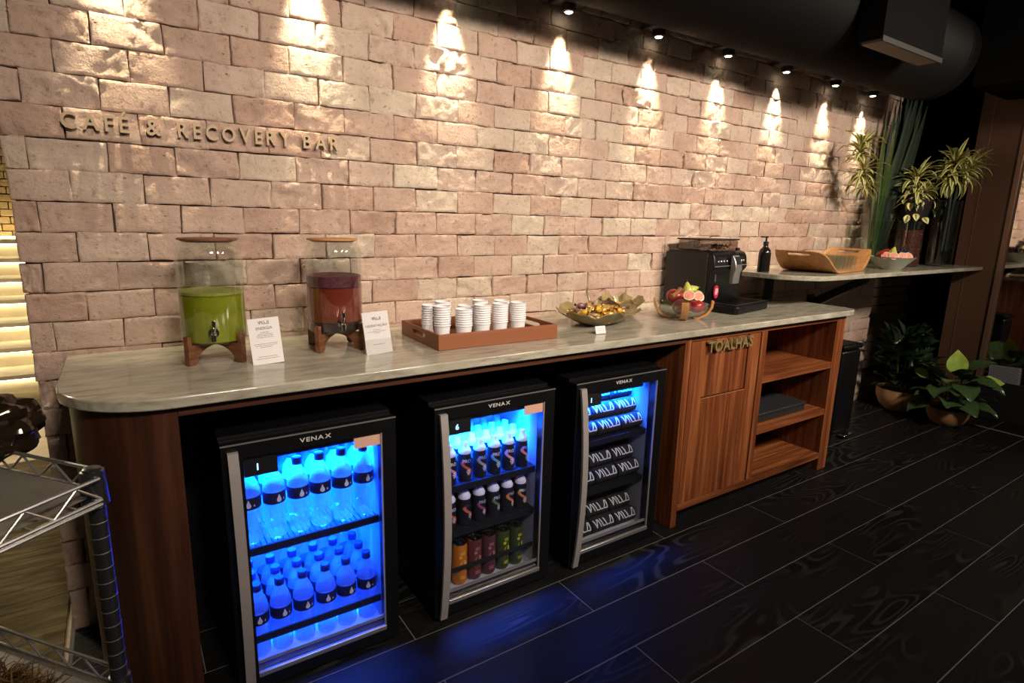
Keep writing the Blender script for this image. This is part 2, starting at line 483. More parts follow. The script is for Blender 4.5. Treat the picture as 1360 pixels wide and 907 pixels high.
# ---- brick mesh: an irregular tumbled block, front face towards -y
def brick_verts(mb, cx, cz, w, h, seed, amp, front, tint, nx=20, nz=10, back=0.035):
    rs = random.Random(seed)
    o = len(mb.v); off = Vector((rs.uniform(0, 90), rs.uniform(0, 90), rs.uniform(0, 90)))
    # corner wobble
    c = [(rs.uniform(-.003, .003), rs.uniform(-.0025, .0025)) for _ in range(4)]
    thr = rs.uniform(-0.15, 0.25)
    ring = []
    for j in range(nz+1):
        for i in range(nx+1):
            u = i/nx; v = j/nz
            # denser near the rim so the edge rounds off
            u = 0.5-0.5*math.cos(PI*(u*0.86+0.07)); v = 0.5-0.5*math.cos(PI*(v*0.86+0.07))
            u = (u-0.01204)/(1-0.02408); v = (v-0.01204)/(1-0.02408)
            wx = (c[0][0]*(1-u)+c[1][0]*u)*(1-v)+(c[3][0]*(1-u)+c[2][0]*u)*v
            wz = (c[0][1]*(1-u)+c[1][1]*u)*(1-v)+(c[3][1]*(1-u)+c[2][1]*u)*v
            x = (u-.5)*w+wx; z = (v-.5)*h+wz
            q = Vector((x, 0, z))*1.0+off
            ed = min(u*w, (1-u)*w, v*h, (1-v)*h)
            n1 = noise.fractal(q*16, 1.0, 2.0, 5)
            n2 = noise.fractal(q*7+Vector((9, 3, 1)), 1.0, 2.0, 3)
            chip = max(0.0, n2-thr)
            n3 = noise.fractal(q*46+Vector((2, 7, 5)), 0.8, 2.1, 4)
            rough = amp*(0.12*n1+0.20*n3+0.10*noise.noise(q*95))
            cd = min(amp*1.7*chip, 0.010)*(1+0.5*n1+0.35*n3)
            y = min(-front + rough + cd + (0.0026*n3 if cd > 0.0004 else 0), 0.0055)
            if ed < 0.0045:
                k = 1-ed/0.0045; y += 0.0022*k*k + 0.004*max(0, noise.noise(q*30))*k
            if ed < 1e-5:
                e = 0.0022*noise.noise(q*22)
                x += e*(1 if x < 0 else -1)*0.7; z += e*0.9
                ring.append(None)
            mb.v.append((cx+x, y, cz+z)); mb.t[len(mb.v)-1] = tint
    W = nx+1
    for j in range(nz):
        for i in range(nx):
            a = o+j*W+i
            mb.f.append([a, a+1, a+W+1, a+W]); mb.m.append(0)
    loop = [o+i for i in range(nx+1)]+[o+j*W+nx for j in range(1, nz+1)]+[o+nz*W+i for i in range(nx-1, -1, -1)]+[o+j*W for j in range(nz-1, 0, -1)]
    b0 = len(mb.v)
    for k in loop:
        x, y, z = mb.v[k]; mb.v.append((x, back, z)); mb.t[len(mb.v)-1] = tint*0.6
    n = len(loop)
    for k in range(n):
        l = (k+1) % n
        mb.f.append([loop[l], loop[k], b0+k, b0+l]); mb.m.append(0)

XL, XR = -0.243, 4.855
BZ0, BH, BL = 0.9346, 0.0885, 0.1823
wall = struct('wall_back', MB().box(XL+0.012, 0.016, 0, XR-0.004, 0.22, 2.80), 'mortar')
wall['label'] = 'wall of tumbled pinkish tan bricks lit by small spotlights'
cand = []
rb = random.Random(11)
for r in range(-11, 18):
    z0 = BZ0+BH*r; z1 = z0+BH
    if z1 < 0.02: continue
    js = [XL]
    a0 = -0.188 if r % 2 == 0 else -0.098
    i = 0
    while True:
        x = a0+BL*i+rb.uniform(-.007, .007)
        if x > XR-0.05: break
        js.append(x); i += 1
    js.append(XR)
    for k in range(len(js)-1):
        x0, x1 = js[k], js[k+1]
        if r < -1 and -0.13 < x0 and x1 < 3.15: continue      # hidden behind the counter base
        cx, cz = (x0+x1)/2, (z0+z1)/2
        g = rb.uniform(0.0006, 0.0020)
        heavy = rb.random()
        p_h = 0.40 if (cx < 1.0 and cz > 1.45) else (0.26 if cz > 1.5 else 0.14)
        amp = 0.030 if heavy < p_h*0.5 else 0.019 if heavy < p_h else (0.009 if heavy < p_h+0.35 else 0.0035)
        cand.append((cx, cz, x1-x0-2*g, BH-2*g*0.8, amp, rb.uniform(0.0085, 0.0108), rb.random(), len(cand)))
def seen_size(c):
    q = projected((c[0], 0, c[1]))
    if q is None or not (-40 < q[0] < 1400 and -30 < q[1] < 940): return 0
    if c[1] < 0.93 and c[0] > -0.15: return 0.0001*c[2]/q[2]**2
    return c[2]/q[2]**2
cand.sort(key=lambda c: -seen_size(c))
rest = MB()
for n, c in enumerate(cand):
    cx, cz, bw, bh, amp, fr, ti, sd = c
    if n < 300:
        mb = MB(); brick_verts(mb, 0, 0, bw, bh, sd, amp, fr, ti)
        obj('brick', mb, 'brick', wall, loc=(cx, 0.006, cz), angle=60)
    else:
        s0 = len(rest.v); brick_verts(rest, cx, cz, bw, bh, sd, amp, fr, ti, 9, 5)
        for i in range(s0, len(rest.v)):
            x, y, z = rest.v[i]; rest.v[i] = (x, y+0.006, z)
if rest.v:
    tag(obj('distant_bricks', rest, 'brick', wall, angle=60), kind='stuff')

# ---- recess beyond the end of the brick wall: a dim brick back and black sides
rec = struct('wall_recess', MB().box(4.6, 0.52, 0, 7.2, 0.66, 2.8), 'mortar')
for r in range(0, 31):
    for i in range(0, 11):
        x0 = 4.62+0.09*(r % 2)+BL*i; z0 = BH*r
        if z0 > 1.75: continue
        q = projected((x0, 0.5, z0))
        if q and 1130 < q[0] < 1290:
            mb = MB().box(-0.087, -0.012, -0.0405, 0.087, 0.03, 0.0405)
            mb.t = {k: 0.3 for k in range(8)}
            obj('brick', mb, 'brick', rec, loc=(x0+0.09, 0.505, z0+0.044), bev=0.004, seg=1)
struct('wall_recess_side', MB().box(7.0, -0.4, 0, 7.15, 0.52, 2.8), 'black_paint')
struct('wall_recess_upper', MB().box(4.87, 0.30, 1.72, 7.0, 0.36, 2.8), 'black_paint')

# ---- right wall: brown lacquer pier, bronze trim, smoked mirror above a black plinth
RX = 5.25
pier = struct('wall_right', MB().box(RX, -0.62, 0, RX+0.30, -0.355, 2.8), 'brown_panel', bev=0.003)
struct('trim_1', MB().box(RX-0.018, -0.655, 0, RX+0.05, -0.621, 2.8), 'brown_trim', bev=0.003)
struct('trim_2', MB().box(RX-0.004, -0.437, 0, RX+0.002, -0.431, 2.8), 'brown_trim')
mir = struct('wall_right_mirror', MB().box(RX+0.012, -3.4, 0.285, RX+0.03, -0.656, 2.8), 'mirror')
struct('wall_right_plinth', MB().box(RX-0.004, -3.4, 0, RX+0.05, -0.656, 0.284), mat('plinth_black', (0.016, 0.016, 0.016), 0.45))
struct('trim_3', MB().box(4.955, -3.2, 0.0, 4.966, -0.72, 0.004), mat('threshold', (0.30, 0.24, 0.17), 0.5, 0.3))

# ---- floor: black wood-look tiles with pale joints
floor = struct('floor', MB().box(-0.25, -4.6, -0.06, 7.2, 0.7, -0.0012), 'grout')
TW, TLN, G = 0.20307, 1.189, 0.0030
for k in range(-6, 20):
    ya = -0.63657-(k-1)*TW          # joint line k; tile lies between line k and line k+1
    yb = ya-TW
    if yb > 0.65: continue
    if ya < -4.4: break
    off = 1.286 if k % 2 else 0.690
    for i in range(-3, 6):
        x0 = off+TLN*i; x1 = x0+TLN
        x0c, x1c = max(x0, -0.24), min(x1, 7.15)
        if x1c-x0c < 0.03: continue
        cs = [projected(((x0c*(1-a)+x1c*a), ya*(1-b)+yb*b, 0)) for a in (0, .5, 1) for b in (0, 1)]
        if not any(c and -60 < c[0] < 1420 and 300 < c[1] < 1000 for c in cs): continue
        mb = MB().box(-(x1c-x0c)/2+G/2, -TW/2+G/2, -0.02, (x1c-x0c)/2-G/2, TW/2-G/2, 0)
        obj('tile', mb, 'tile', floor, loc=((x0c+x1c)/2, (ya+yb)/2, 0), bev=0.0008, seg=1)

# ---- ceiling
struct('ceiling', MB().box(-0.4, -4.6, 2.80, 7.2, 0.7, 2.9), 'black_paint')
struct('ceiling_shade_blocker', MB().box(4.62, -3.6, 2.25, 7.1, -0.50, 2.7995), 'black_paint')  # added black box that shades the top of the brown pier
# ================================================================== ROOM BEHIND, LEFT OF THE BRICK WALL
struct('floor_left', MB().box(-4.2, -1.2, -0.06, -0.2501, 6.2, -0.0012), 'pale_wood')
tag(obj('carpet', MB().box(-3.9, -0.72, -0.001, -0.262, 1.72, 0.010), 'carpet', bev=0.003), 'olive streaked carpet seen under the wire shelf', 'carpet', kind='thing')
tag(obj('carpet', MB().box(-3.9, 2.66, -0.001, 0.4, 3.27, 0.008), 'carpet', bev=0.003), 'narrow strip of olive carpet at the foot of the lit steps', 'carpet', kind='thing')
stairs = thing('staircase', 'pale stone steps glowing with light under every nosing, beyond the brick wall end', 'stairs', (-1.0, 3.28, 0))
for i in range(7):
    z0 = 0.15*i; y0 = 0.28*i
    st = obj('step', MB().box(-1.6, y0, 0, 1.5, y0+0.29, z0+0.118), 'cream_step', stairs)
    obj('tread', MB().box(-1.6, y0-0.045, z0+0.118, 1.5, y0+0.28, z0+0.15), 'cream_step', st, bev=0.003)
    obj('led_strip', MB().box(-1.6, y0-0.026, z0+0.112, 1.5, y0-0.012, z0+0.1185), 'led_warm', st)
wl = struct('wall_left', MB().box(-3.2, 5.55, 0, 0.8, 5.7, 2.6), 'mortar')
yb = 5.52
for r in range(0, 32):
    z0 = 0.9+0.072*r
    if z0 > 2.52: break
    for i in range(0, 9):
        x0 = -1.45+0.145*i+0.0725*(r % 2)
        q = projected((x0+0.07, yb, z0))
        if q and -25 < q[0] < 60:
            mb = MB().box(-0.069, -0.02-random.uniform(0, .006), -0.0325, 0.069, 0.04, 0.0325); t = random.random()
            mb.t = {k: t for k in range(8)}
            obj('brick', mb, 'yellow_brick', wl, loc=(x0+0.0725, yb+0.012, z0+0.036), bev=0.004, seg=1)
struct('wall_left_base', MB().box(-3.2, 5.30, 0, 0.8, 5.5, 1.05), 'cream_step')
tag(obj('led_strip', MB().box(-2.6, 5.33, 1.055, 0.5, 5.38, 1.07), 'led_warm'), 'warm light strip along the foot of the small yellow bricks', 'light strip')
struct('ceiling_left', MB().box(-4.2, -0.6, 2.62, -0.30, 6.2, 2.7), 'black_paint')
struct('wall_left_side', MB().box(-4.2, -1.2, 0, -4.1, 6.2, 2.7), 'black_paint')
light('hall_lamp', 'AREA', (-1.4, 2.2, 2.5), 42, (1.0, 0.82, 0.55), (-0.9, 2.2, 0), shape='DISK', size=0.4)

# ================================================================== DUCT, VENT AND SPOTLIGHTS
DY, DZ, DR = -0.34, 2.420, 0.25
duct = thing('corrugated_duct', 'fat black corrugated fabric duct running under the ceiling along the wall', 'duct', (0, DY, DZ))
mb = MB()
prof = []
x = -0.6; k = 0
while x < 4.30:
    prof.append((DR + (0.005 if k % 2 else -0.014), x)); x += 0.024; k += 1
mb.lathe(prof, 40, cap0=False, cap1=False)
mb.v = [(z, a, b) for a, b, z in mb.v]
obj('hose', mb, 'duct', duct, angle=20)
mb = MB().lathe([(DR-0.01, 4.30), (DR+0.004, 4.31), (DR+0.004, 4.40), (DR-0.02, 4.41)], 40); mb.v = [(z, a, b) for a, b, z in mb.v]
obj('cuff', mb, 'duct_end', duct)
vent = thing('ceiling_vent', 'square black air vent box with pale underside hanging beside the duct', 'vent', (3.30, -0.655, 2.2))
obj('box', MB().box(-0.31, -0.055, 0.012, 0.31, 0.055, 0.6), 'black_paint', vent)
obj('underside', MB().box(-0.295, -0.045, 0.0, 0.295, 0.045, 0.0115), 'vent_under', vent)
obj('edge_trim', MB().box(-0.314, -0.060, -0.004, 0.314, -0.0555, 0.02), 'steel_edge', vent)

SPOT_X = [0.06, 0.60, 1.135, 1.682, 2.232, 2.759, 3.292, 3.826, 4.30]
names = ['leftmost', 'second from left', 'third from left', 'fourth from left', 'fifth from left', 'sixth from left', 'seventh from left', 'eighth from left', 'rightmost']
for i, x in enumerate(SPOT_X):
    t = thing('wall_spotlight', 'small black spotlight under the duct, %s of the row grazing the brick wall' % names[i], 'spotlight', (x, -0.056, 2.222), 0, 'spotlights along the brick wall')
    mb = MB().prism([(-0.075, 0.028), (0.075, 0.028), (0.085, 0.040), (-0.085, 0.040)], -0.05, 0.040, axis='y')
    obj('bracket', mb, 'lamp_black', t, bev=0.002)
    mb = MB().lathe([(0.020, 0.0), (0.029, 0.003), (0.031, 0.027), (0.024, 0.029)], 20)
    obj('housing', mb, 'lamp_black', t)
    mb = MB().lathe([(0.0005, -0.0035), (0.014, -0.003), (0.0175, 0.0)], 18)
    obj('lens', mb, 'lamp_lens', t)
    light('spot_beam', 'SPOT', (x, -0.056, 2.212), 62, (1.0, 0.87, 0.60), (x, 0.004, 1.92), spot_size=math.radians(44), spot_blend=1.0, shadow_soft_size=0.010)

# ================================================================== LETTERING ON THE WALL
sign = thing('wall_lettering', 'row of raised sandy letters on the brick wall above the juice dispensers', 'sign', (0, -0.012, 1.582))
def letters(word, x0, x1, capz, depth, material, parent, y=0.0, z=0.0, name='letter', bold=0.02, gap=0.20):
    ms = [(ch, text_mesh(ch, 1.0, 0.001, material, bold)) for ch in word]
    A = text_mesh('H', 1.0, 0.001, material, bold); b = bounds_x(A); H = b[3]-b[2]; zb = b[2]
    ws = [bounds_x(m) for _, m in ms]
    tot = sum(b[1]-b[0] for b in ws)+gap*(len(word)-1)*0.6
    # widths scaled to the measured extent, heights to the cap height
    sx = (x1-x0)/tot; sz = capz/H; x = x0
    for (ch, m), b in zip(ms, ws):
        me = m.copy(); me.name = name
        for v in me.vertices:
            v.co = ((v.co.x-b[0])*sx, (v.co.y/0.0005*0.5)*depth, (v.co.z-zb)*sz)
        o = link(name, me, parent, (x, y, z))
        x += (b[1]-b[0]+gap*0.6)*sx
for wd, a, b in (('CAFÉ', -0.104, 0.060), ('&', 0.103, 0.143), ('RECOVERY', 0.187, 0.524), ('BAR', 0.566, 0.690)):
    letters(wd, a, b, 0.046, 0.022, 'wall_letter', sign, gap=0.42)

# ================================================================== COUNTER
H = 0.92
def arc(cx, cy, r, a0, a1, n):
    return [(cx+r*math.cos(math.radians(a0+(a1-a0)*i/n)), cy+r*math.sin(math.radians(a0+(a1-a0)*i/n))) for i in range(n+1)]
DEP = 0.621
out = [(-0.165, -0.004)] + arc(0.075, -DEP+0.24, 0.24, 180, 270, 16) + arc(3.36-0.09, -DEP+0.09, 0.09, -90, 0, 10) + [(3.36, -0.004)]
tag(obj('worktop', MB().prism(out, 0.891, H), 'stone', bev=0.004, seg=3), 'long grey beige veined stone worktop with rounded corners', 'worktop')

base = thing('bar_counter', 'wood fronted counter base with rounded left end and black niche for three fridges', 'counter', (0, 0, 0))
ins = 0.022
outer = [(-0.165+ins, -0.01)] + arc(0.075, -DEP+0.24, 0.24-ins, 180, 270, 18) + [(0.082, -DEP+ins)]
inner = [(0.082, -DEP+ins+0.018)] + arc(0.075, -DEP+0.24, 0.24-ins-0.018, 270, 180, 18) + [(-0.165+ins+0.018, -0.01)]
obj('end_panel', MB().prism(outer+inner, 0.0, 0.8905), 'walnut_dark', base, angle=25)
obj('edge_bead', MB().tube([(-0.147, -0.30, 0.0), (-0.147, -0.30, 0.8905)], 0.004, 8), 'trim_metal', base)
obj('fascia', MB().box(0.0825, -DEP+ins, 0.864, 1.960, -DEP+ins+0.02, 0.8905), 'fascia_shaded', base, bev=0.001)
obj('niche_side', MB().box(0.0645, -DEP+ins+0.0185, 0.0, 0.0815, -0.02, 0.8905), 'black_panel', base)
obj('niche_back', MB().box(0.0820, -0.022, 0.0, 1.960, -0.012, 0.8905), 'black_panel', base)
obj('niche_top', MB().box(0.0820, -DEP+ins+0.021, 0.876, 1.960, -0.0225, 0.8905), 'black_panel', base)

# towel cabinet
YC = -0.592
cab = thing('towel_cabinet', 'red walnut cabinet with a towel drop door and open shelves at the counter end', 'cabinet', (1.961, YC, 0))
X = lambda v: v-1.961
D = 0.572
obj('side_panel', MB().box(0, 0, 0, X(2.0), D, 0.8905), 'walnut', cab, bev=0.0015)
obj('side_panel', MB().box(X(3.187), 0, 0, X(3.272), D, 0.8905), 'walnut', cab, bev=0.0015)
obj('divider', MB().box(X(2.512), 0.002, 0.105, X(2.556), D-0.02, 0.863), 'walnut', cab, bev=0.0015)
obj('back_panel', MB().box(X(2.0005), D-0.018, 0.105, X(3.1865), D-0.001, 0.8625), 'walnut_dark', cab)
obj('top_rail', MB().box(X(2.0005), 0.002, 0.8632, X(3.1865), D-0.02, 0.8903), 'walnut_x', cab, bev=0.0015)
obj('bottom_rail', MB().box(X(2.0005), -0.001, 0.074, X(3.1865), D-0.019, 0.1045), 'walnut_x', cab, bev=0.0015)
obj('plinth', MB().box(X(2.0005), 0.07, 0.0, X(3.1865), 0.09, 0.0735), 'black_panel', cab)
for z0, z1 in ((0.600, 0.635), (0.333, 0.368)):
    obj('shelf', MB().box(X(2.5565), 0.003, z0, X(3.1865), D-0.0185, z1), 'walnut_x', cab, bev=0.0015)
# door: a frame of boards around the tilting flap
dm = MB()
fx0, fx1, fz0 = X(2.092), X(2.412), 0.596
dx0, dx1, dz0, dz1 = X(2.003), X(2.496), 0.107, 0.861
dm.box(dx0, 0.0, dz0, fx0, 0.02, dz1); dm.box(fx1, 0.0, dz0, dx1, 0.02, dz1); dm.box(fx0, 0.0, dz0, fx1, 0.02, fz0)
door = obj('door', dm, 'walnut', cab)
obj('flap', MB().box(fx0+0.003, 0.006, fz0+0.003, fx1-0.003, 0.02, dz1-0.001), 'walnut', door, bev=0.0015)
obj('flap_edge', MB().box(fx0, -0.001, fz0-0.003, fx1, 0.005, fz0), mat('worn_edge', (0.42, 0.18, 0.085), 0.45), door)
letters('TOALHAS', X(2.098), X(2.420), 0.050, 0.014, 'brass', door, y=-0.007, z=0.806, gap=0.14)
crate = thing('black_box', 'flat black lidded box on the middle shelf of the towel cabinet', 'box', (2.60, -0.545, 0.3695))
obj('body', MB().box(0, 0, 0, 0.455, 0.42, 0.036), mat('black_cardboard', (0.014, 0.016, 0.018), 0.42), crate, bev=0.003)
obj('lid', MB().box(-0.006, -0.006, 0.0365, 0.461, 0.426, 0.050), mat('black_lid', (0.022, 0.025, 0.028), 0.4), crate, bev=0.003)

# pedal bin
b = thing('pedal_bin', 'tall black pedal bin with chrome pedal standing past the counter end', 'bin', (3.88, -0.27, 0))
obj('body', MB().box(-0.115, -0.10, 0.02, 0.115, 0.14, 0.585), 'fridge_black', b, bev=0.02, seg=3)
obj('lid', MB().box(-0.12, -0.105, 0.588, 0.12, 0.145, 0.622), 'fridge_black', b, bev=0.012, seg=3)
obj('plinth', MB().box(-0.108, -0.095, 0.0, 0.108, 0.135, 0.0195), 'rail_black', b)
obj('pedal', MB().box(-0.055, -0.150, 0.012, 0.055, -0.0955, 0.024), 'chrome', b, bev=0.004)

# ================================================================== FRIDGES
FW, FH = 0.480, 0.766
def fridge(x0, label, number, sticker, led, which):
    f = thing('display_fridge', label, 'fridge', (x0, -0.60, 0), 0, 'glass fronted drinks fridges under the counter')
    t = 0.034
    mb = MB()
    mb.box(0, 0.047, 0.02, t, 0.53, FH+0.010); mb.box(FW-t, 0.047, 0.02, FW, 0.53, FH+0.010)
    mb.box(t, 0.047, FH-0.032, FW-t, 0.53, FH+0.010); mb.box(t, 0.047, 0.02, FW-t, 0.53, 0.052); mb.box(t, 0.49, 0.052, FW-t, 0.53, FH-0.032)
    obj('body', mb, 'fridge_black', f)
    mb = MB()
    mb.box(t, 0.05, 0.0525, t+0.004, 0.489, FH-0.033); mb.box(FW-t-0.004, 0.05, 0.0525, FW-t, 0.489, FH-0.033)
    mb.box(t+0.004, 0.485, 0.0525, FW-t-0.004, 0.489, FH-0.033); mb.box(t+0.004, 0.05, FH-0.037, FW-t-0.004, 0.485, FH-0.033)
    mb.box(t+0.004, 0.05, 0.0525, FW-t-0.004, 0.485, 0.0565)
    obj('liner', mb, 'liner', f)
    gx0, gx1, gz0, gz1 = 0.052, 0.438, 0.062, 0.724
    mb = MB()
    mb.box(0, 0, 0.012, gx0, 0.043, FH); mb.box(gx1, 0, 0.012, FW, 0.043, FH)
    mb.box(gx0, 0, gz1, gx1, 0.043, FH); mb.box(gx0, 0, 0.012, gx1, 0.043, gz0)
    door = obj('door', mb, 'fridge_black', f)
    obj('pane', MB().box(gx0, 0.010, gz0, gx1, 0.0135, gz1), 'door_glass', door)
    obj('top_edge', MB().box(-0.001, -0.0012, FH-0.003, FW+0.001, 0.002, FH+0.001), 'trim_metal', door)
    obj('bottom_strip', MB().box(gx0, -0.002, gz0-0.012, gx1, 0.0095, gz0+0.004), 'trim_metal', door, bev=0.002)
    obj('gasket_strip', MB().box(gx0, 0.0140, gz0+0.022, gx1, 0.020, gz0+0.032), 'grey_metal', door)
    obj('side_strip', MB().box(gx1-0.004, 0.003, gz0+0.006, gx1, 0.0095, gz1), 'grey_metal', door)
    # bowed flat handle
    mb = MB(); n = 14
    prev = None; rows = []
    for i in range(n+1):
        u = i/n; z = 0.012+u*0.733; yb = -0.012-0.030*math.sin(PI*u)**0.8
        rows.append((yb, z))
    for i in range(n):
        (ya, za), (yb, zb) = rows[i], rows[i+1]
        mb.add([(0.014, ya, za), (0.040, ya, za), (0.040, yb, zb), (0.014, yb, zb), (0.014, ya+0.010, za), (0.040, ya+0.010, za), (0.040, yb+0.010, zb), (0.014, yb+0.010, zb)],
               [(0,1,2,3), (5,4,7,6), (4,0,3,7), (1,5,6,2)])
    mb.box(0.014, rows[0][0], 0.0105, 0.040, -0.0003, 0.0125); mb.box(0.014, rows[-1][0], 0.7445, 0.040, -0.0003, 0.7465)
    obj('handle', mb, 'grey_metal', door)
    letters('VENAX', 0.198, 0.285, 0.0125, 0.001, 'silver_print', door, y=-0.0006, z=0.7385, gap=0.22, bold=0.012)
    if sticker:
        st = obj('sticker', MB().box(gx1-0.085, 0.0085, gz1-0.040, gx1-0.004, 0.0098, gz1-0.002), mat('pink_sticker', (0.62, 0.36, 0.28), 0.6), door)
    dp = obj('display', MB().box(gx0+0.003, 0.015, gz1-0.062, gx0+0.088, 0.028, gz1-0.004), 'rail_black', door)
    if number:
        me = text_mesh(number, 0.026, 0.0006, 'digit', 0.0005)
        link('digit', me, dp and door, (gx0+0.030, 0.0145, gz1-0.046))
    mb = MB()
    for k in range(9): mb.box(0.34+0.006*k*0.5, 0.30+0.018*k, FH-0.0395, 0.425, 0.306+0.018*k, FH-0.0372)
    obj('air_grille', mb, 'grey_metal', f)
    obj('led_strip', MB().box(0.06, led[1], FH-0.047, 0.42, led[1]+0.030, FH-0.0375), led[0], f)
    # the strip's light: a lensed LED row throwing down and a little back onto the goods
    l = light('fridge_led', 'AREA', (x0+0.24, -0.60+led[1]+0.016, FH-0.049), led[2], (0.0015, 0.095, 1.0), (x0+0.24, -0.60+led[1]+0.085, 0.3), shape='RECTANGLE', size=0.36, size_y=0.025, spread=math.radians(72))
    obj('added_led_shield', MB().box(0.045, 0.078, 0.679, 0.435, 0.082, FH-0.0375), 'rail_black', f)  # added shield, out of view, keeps the blue light off the floor
    return f

def shelf_rack(f, z, solid=False, rail=0.024, zrail=None):
    """wire or solid shelf with a dark front rail"""
    mb = MB(); zr = z-rail if zrail is None else zrail
    mb.box(0.040, 0.052, zr, 0.440, 0.060, zr+rail)
    obj('shelf_rail', mb, 'rail_black', f)
    mb = MB()
    if solid: mb.box(0.040, 0.061, z-0.006, 0.440, 0.46, z)
    else:
        for k in range(26): mb.box(0.044+k*0.0155, 0.061, z-0.003, 0.047+k*0.0155, 0.47, z)
        mb.box(0.040, 0.20, z-0.007, 0.440, 0.205, z-0.0031); mb.box(0.040, 0.38, z-0.007, 0.440, 0.385, z-0.0031)
    obj('shelf', mb, 'rail_black', f)

MT['digit'] = mat('lit_digit', (0.1, 0.3, 0.9), 0.4, emit=(0.35, 0.75, 1.0), estr=3.0)
def led_mat(n, s):
    MT[n] = mat(n, (0.1, 0.2, 1), 0.4, emit=(0.0015, 0.095, 1.0), estr=s)
led_mat('led_a', 200); led_mat('led_b', 100); led_mat('led_c', 100); led_mat('led_low', 700)

F1 = fridge(0.168, 'drinks fridge nearest the curved counter end, full of blue lit water bottles', '1', True, ('led_a', 0.10, 75), 0)
F2 = fridge(0.780, 'middle drinks fridge with white capped shakes above and coloured cans below', '6', True, ('led_b', 0.10, 38), 1)
F3 = fridge(1.362, 'drinks fridge beside the wooden towel cabinet, filled with black lettered towel rolls', '1', False, ('led_c', 0.10, 20), 2)
for f, lv in ((F1, [(0.428, False)]), (F2, [(0.458, True), (0.288, True)]), (F3, [(0.498, True), (0.284, True)])):
    for z, s in lv: shelf_rack(f, z, s)
obj('guard_rail', MB().box(0.040, 0.052, 0.122, 0.440, 0.058, 0.145), 'rail_black', F1)
obj('guard_rail', MB().box(0.040, 0.052, 0.128, 0.440, 0.058, 0.143), 'rail_black', F2)
obj('back_led', MB().box(0.06, 0.44, 0.395, 0.42, 0.455, 0.404), 'led_low', F1)

# ---- water bottles
wb = thing('water_bottle', 'water bottle', 'bottle', (0, 0, 0), 0, 'water bottles in the first fridge')
prof = [(0.012, 0.006), (0.022, 0.0), (0.029, 0.006), (0.0305, 0.02), (0.029, 0.045), (0.0305, 0.06), (0.031, 0.10), (0.031, 0.152), (0.0295, 0.165), (0.023, 0.186), (0.0145, 0.200), (0.0125, 0.206), (0.0125, 0.2105)]
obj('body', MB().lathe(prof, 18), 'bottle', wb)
MT['water_blue'] = mat('navy_cap', (0.010, 0.02, 0.10), 0.4)
obj('cap', MB().lathe([(0.0138, 0.211), (0.0145, 0.213), (0.0145, 0.230), (0.013, 0.2325)], 16), 'water_blue', wb)
lab = obj('label', MB().lathe([(0.0316, 0.112), (0.0318, 0.113), (0.0318, 0.147), (0.0316, 0.148)], 18, cap0=False, cap1=False), mat('navy_label', (0.010, 0.012, 0.035), 0.5), wb)
mb = MB()
drop = [(0.0, 0.014)]+[(0.0072*math.sin(a), -0.004+0.0072*-math.cos(a)) for a in [PI-0.75-(2*PI-1.5)*i/12 for i in range(13)]]
for ang, sc, dz in ((-90, 1.0, 0), (-63, 0.32, -0.004)):
    o = len(mb.v)
    for a, b_ in drop:
        th = math.radians(ang)+a*sc/0.0323
        mb.v.append((0.0323*math.cos(th), 0.0323*math.sin(th), 0.129+dz+b_*sc))
    mb.f.append(list(range(o, len(mb.v)))); mb.m.append(0)
obj('drop_emblem', mb, 'white_print', lab)
first = True
def put(proto, first, loc, rz, label, group=None):
    if first:
        proto.location = loc; proto.rotation_euler = (0, 0, rz); proto['label'] = label
        if group: proto['group'] = group
        return proto
    return dup(proto, loc, rz, label, group)
ROW = ['front', 'second', 'third', 'fourth', 'back']
n = 0
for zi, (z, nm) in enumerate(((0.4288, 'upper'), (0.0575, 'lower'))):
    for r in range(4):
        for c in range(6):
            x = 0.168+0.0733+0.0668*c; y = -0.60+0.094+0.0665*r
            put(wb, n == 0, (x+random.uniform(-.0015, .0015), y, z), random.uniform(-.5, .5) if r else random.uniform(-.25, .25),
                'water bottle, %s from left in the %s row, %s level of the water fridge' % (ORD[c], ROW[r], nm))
            n += 1

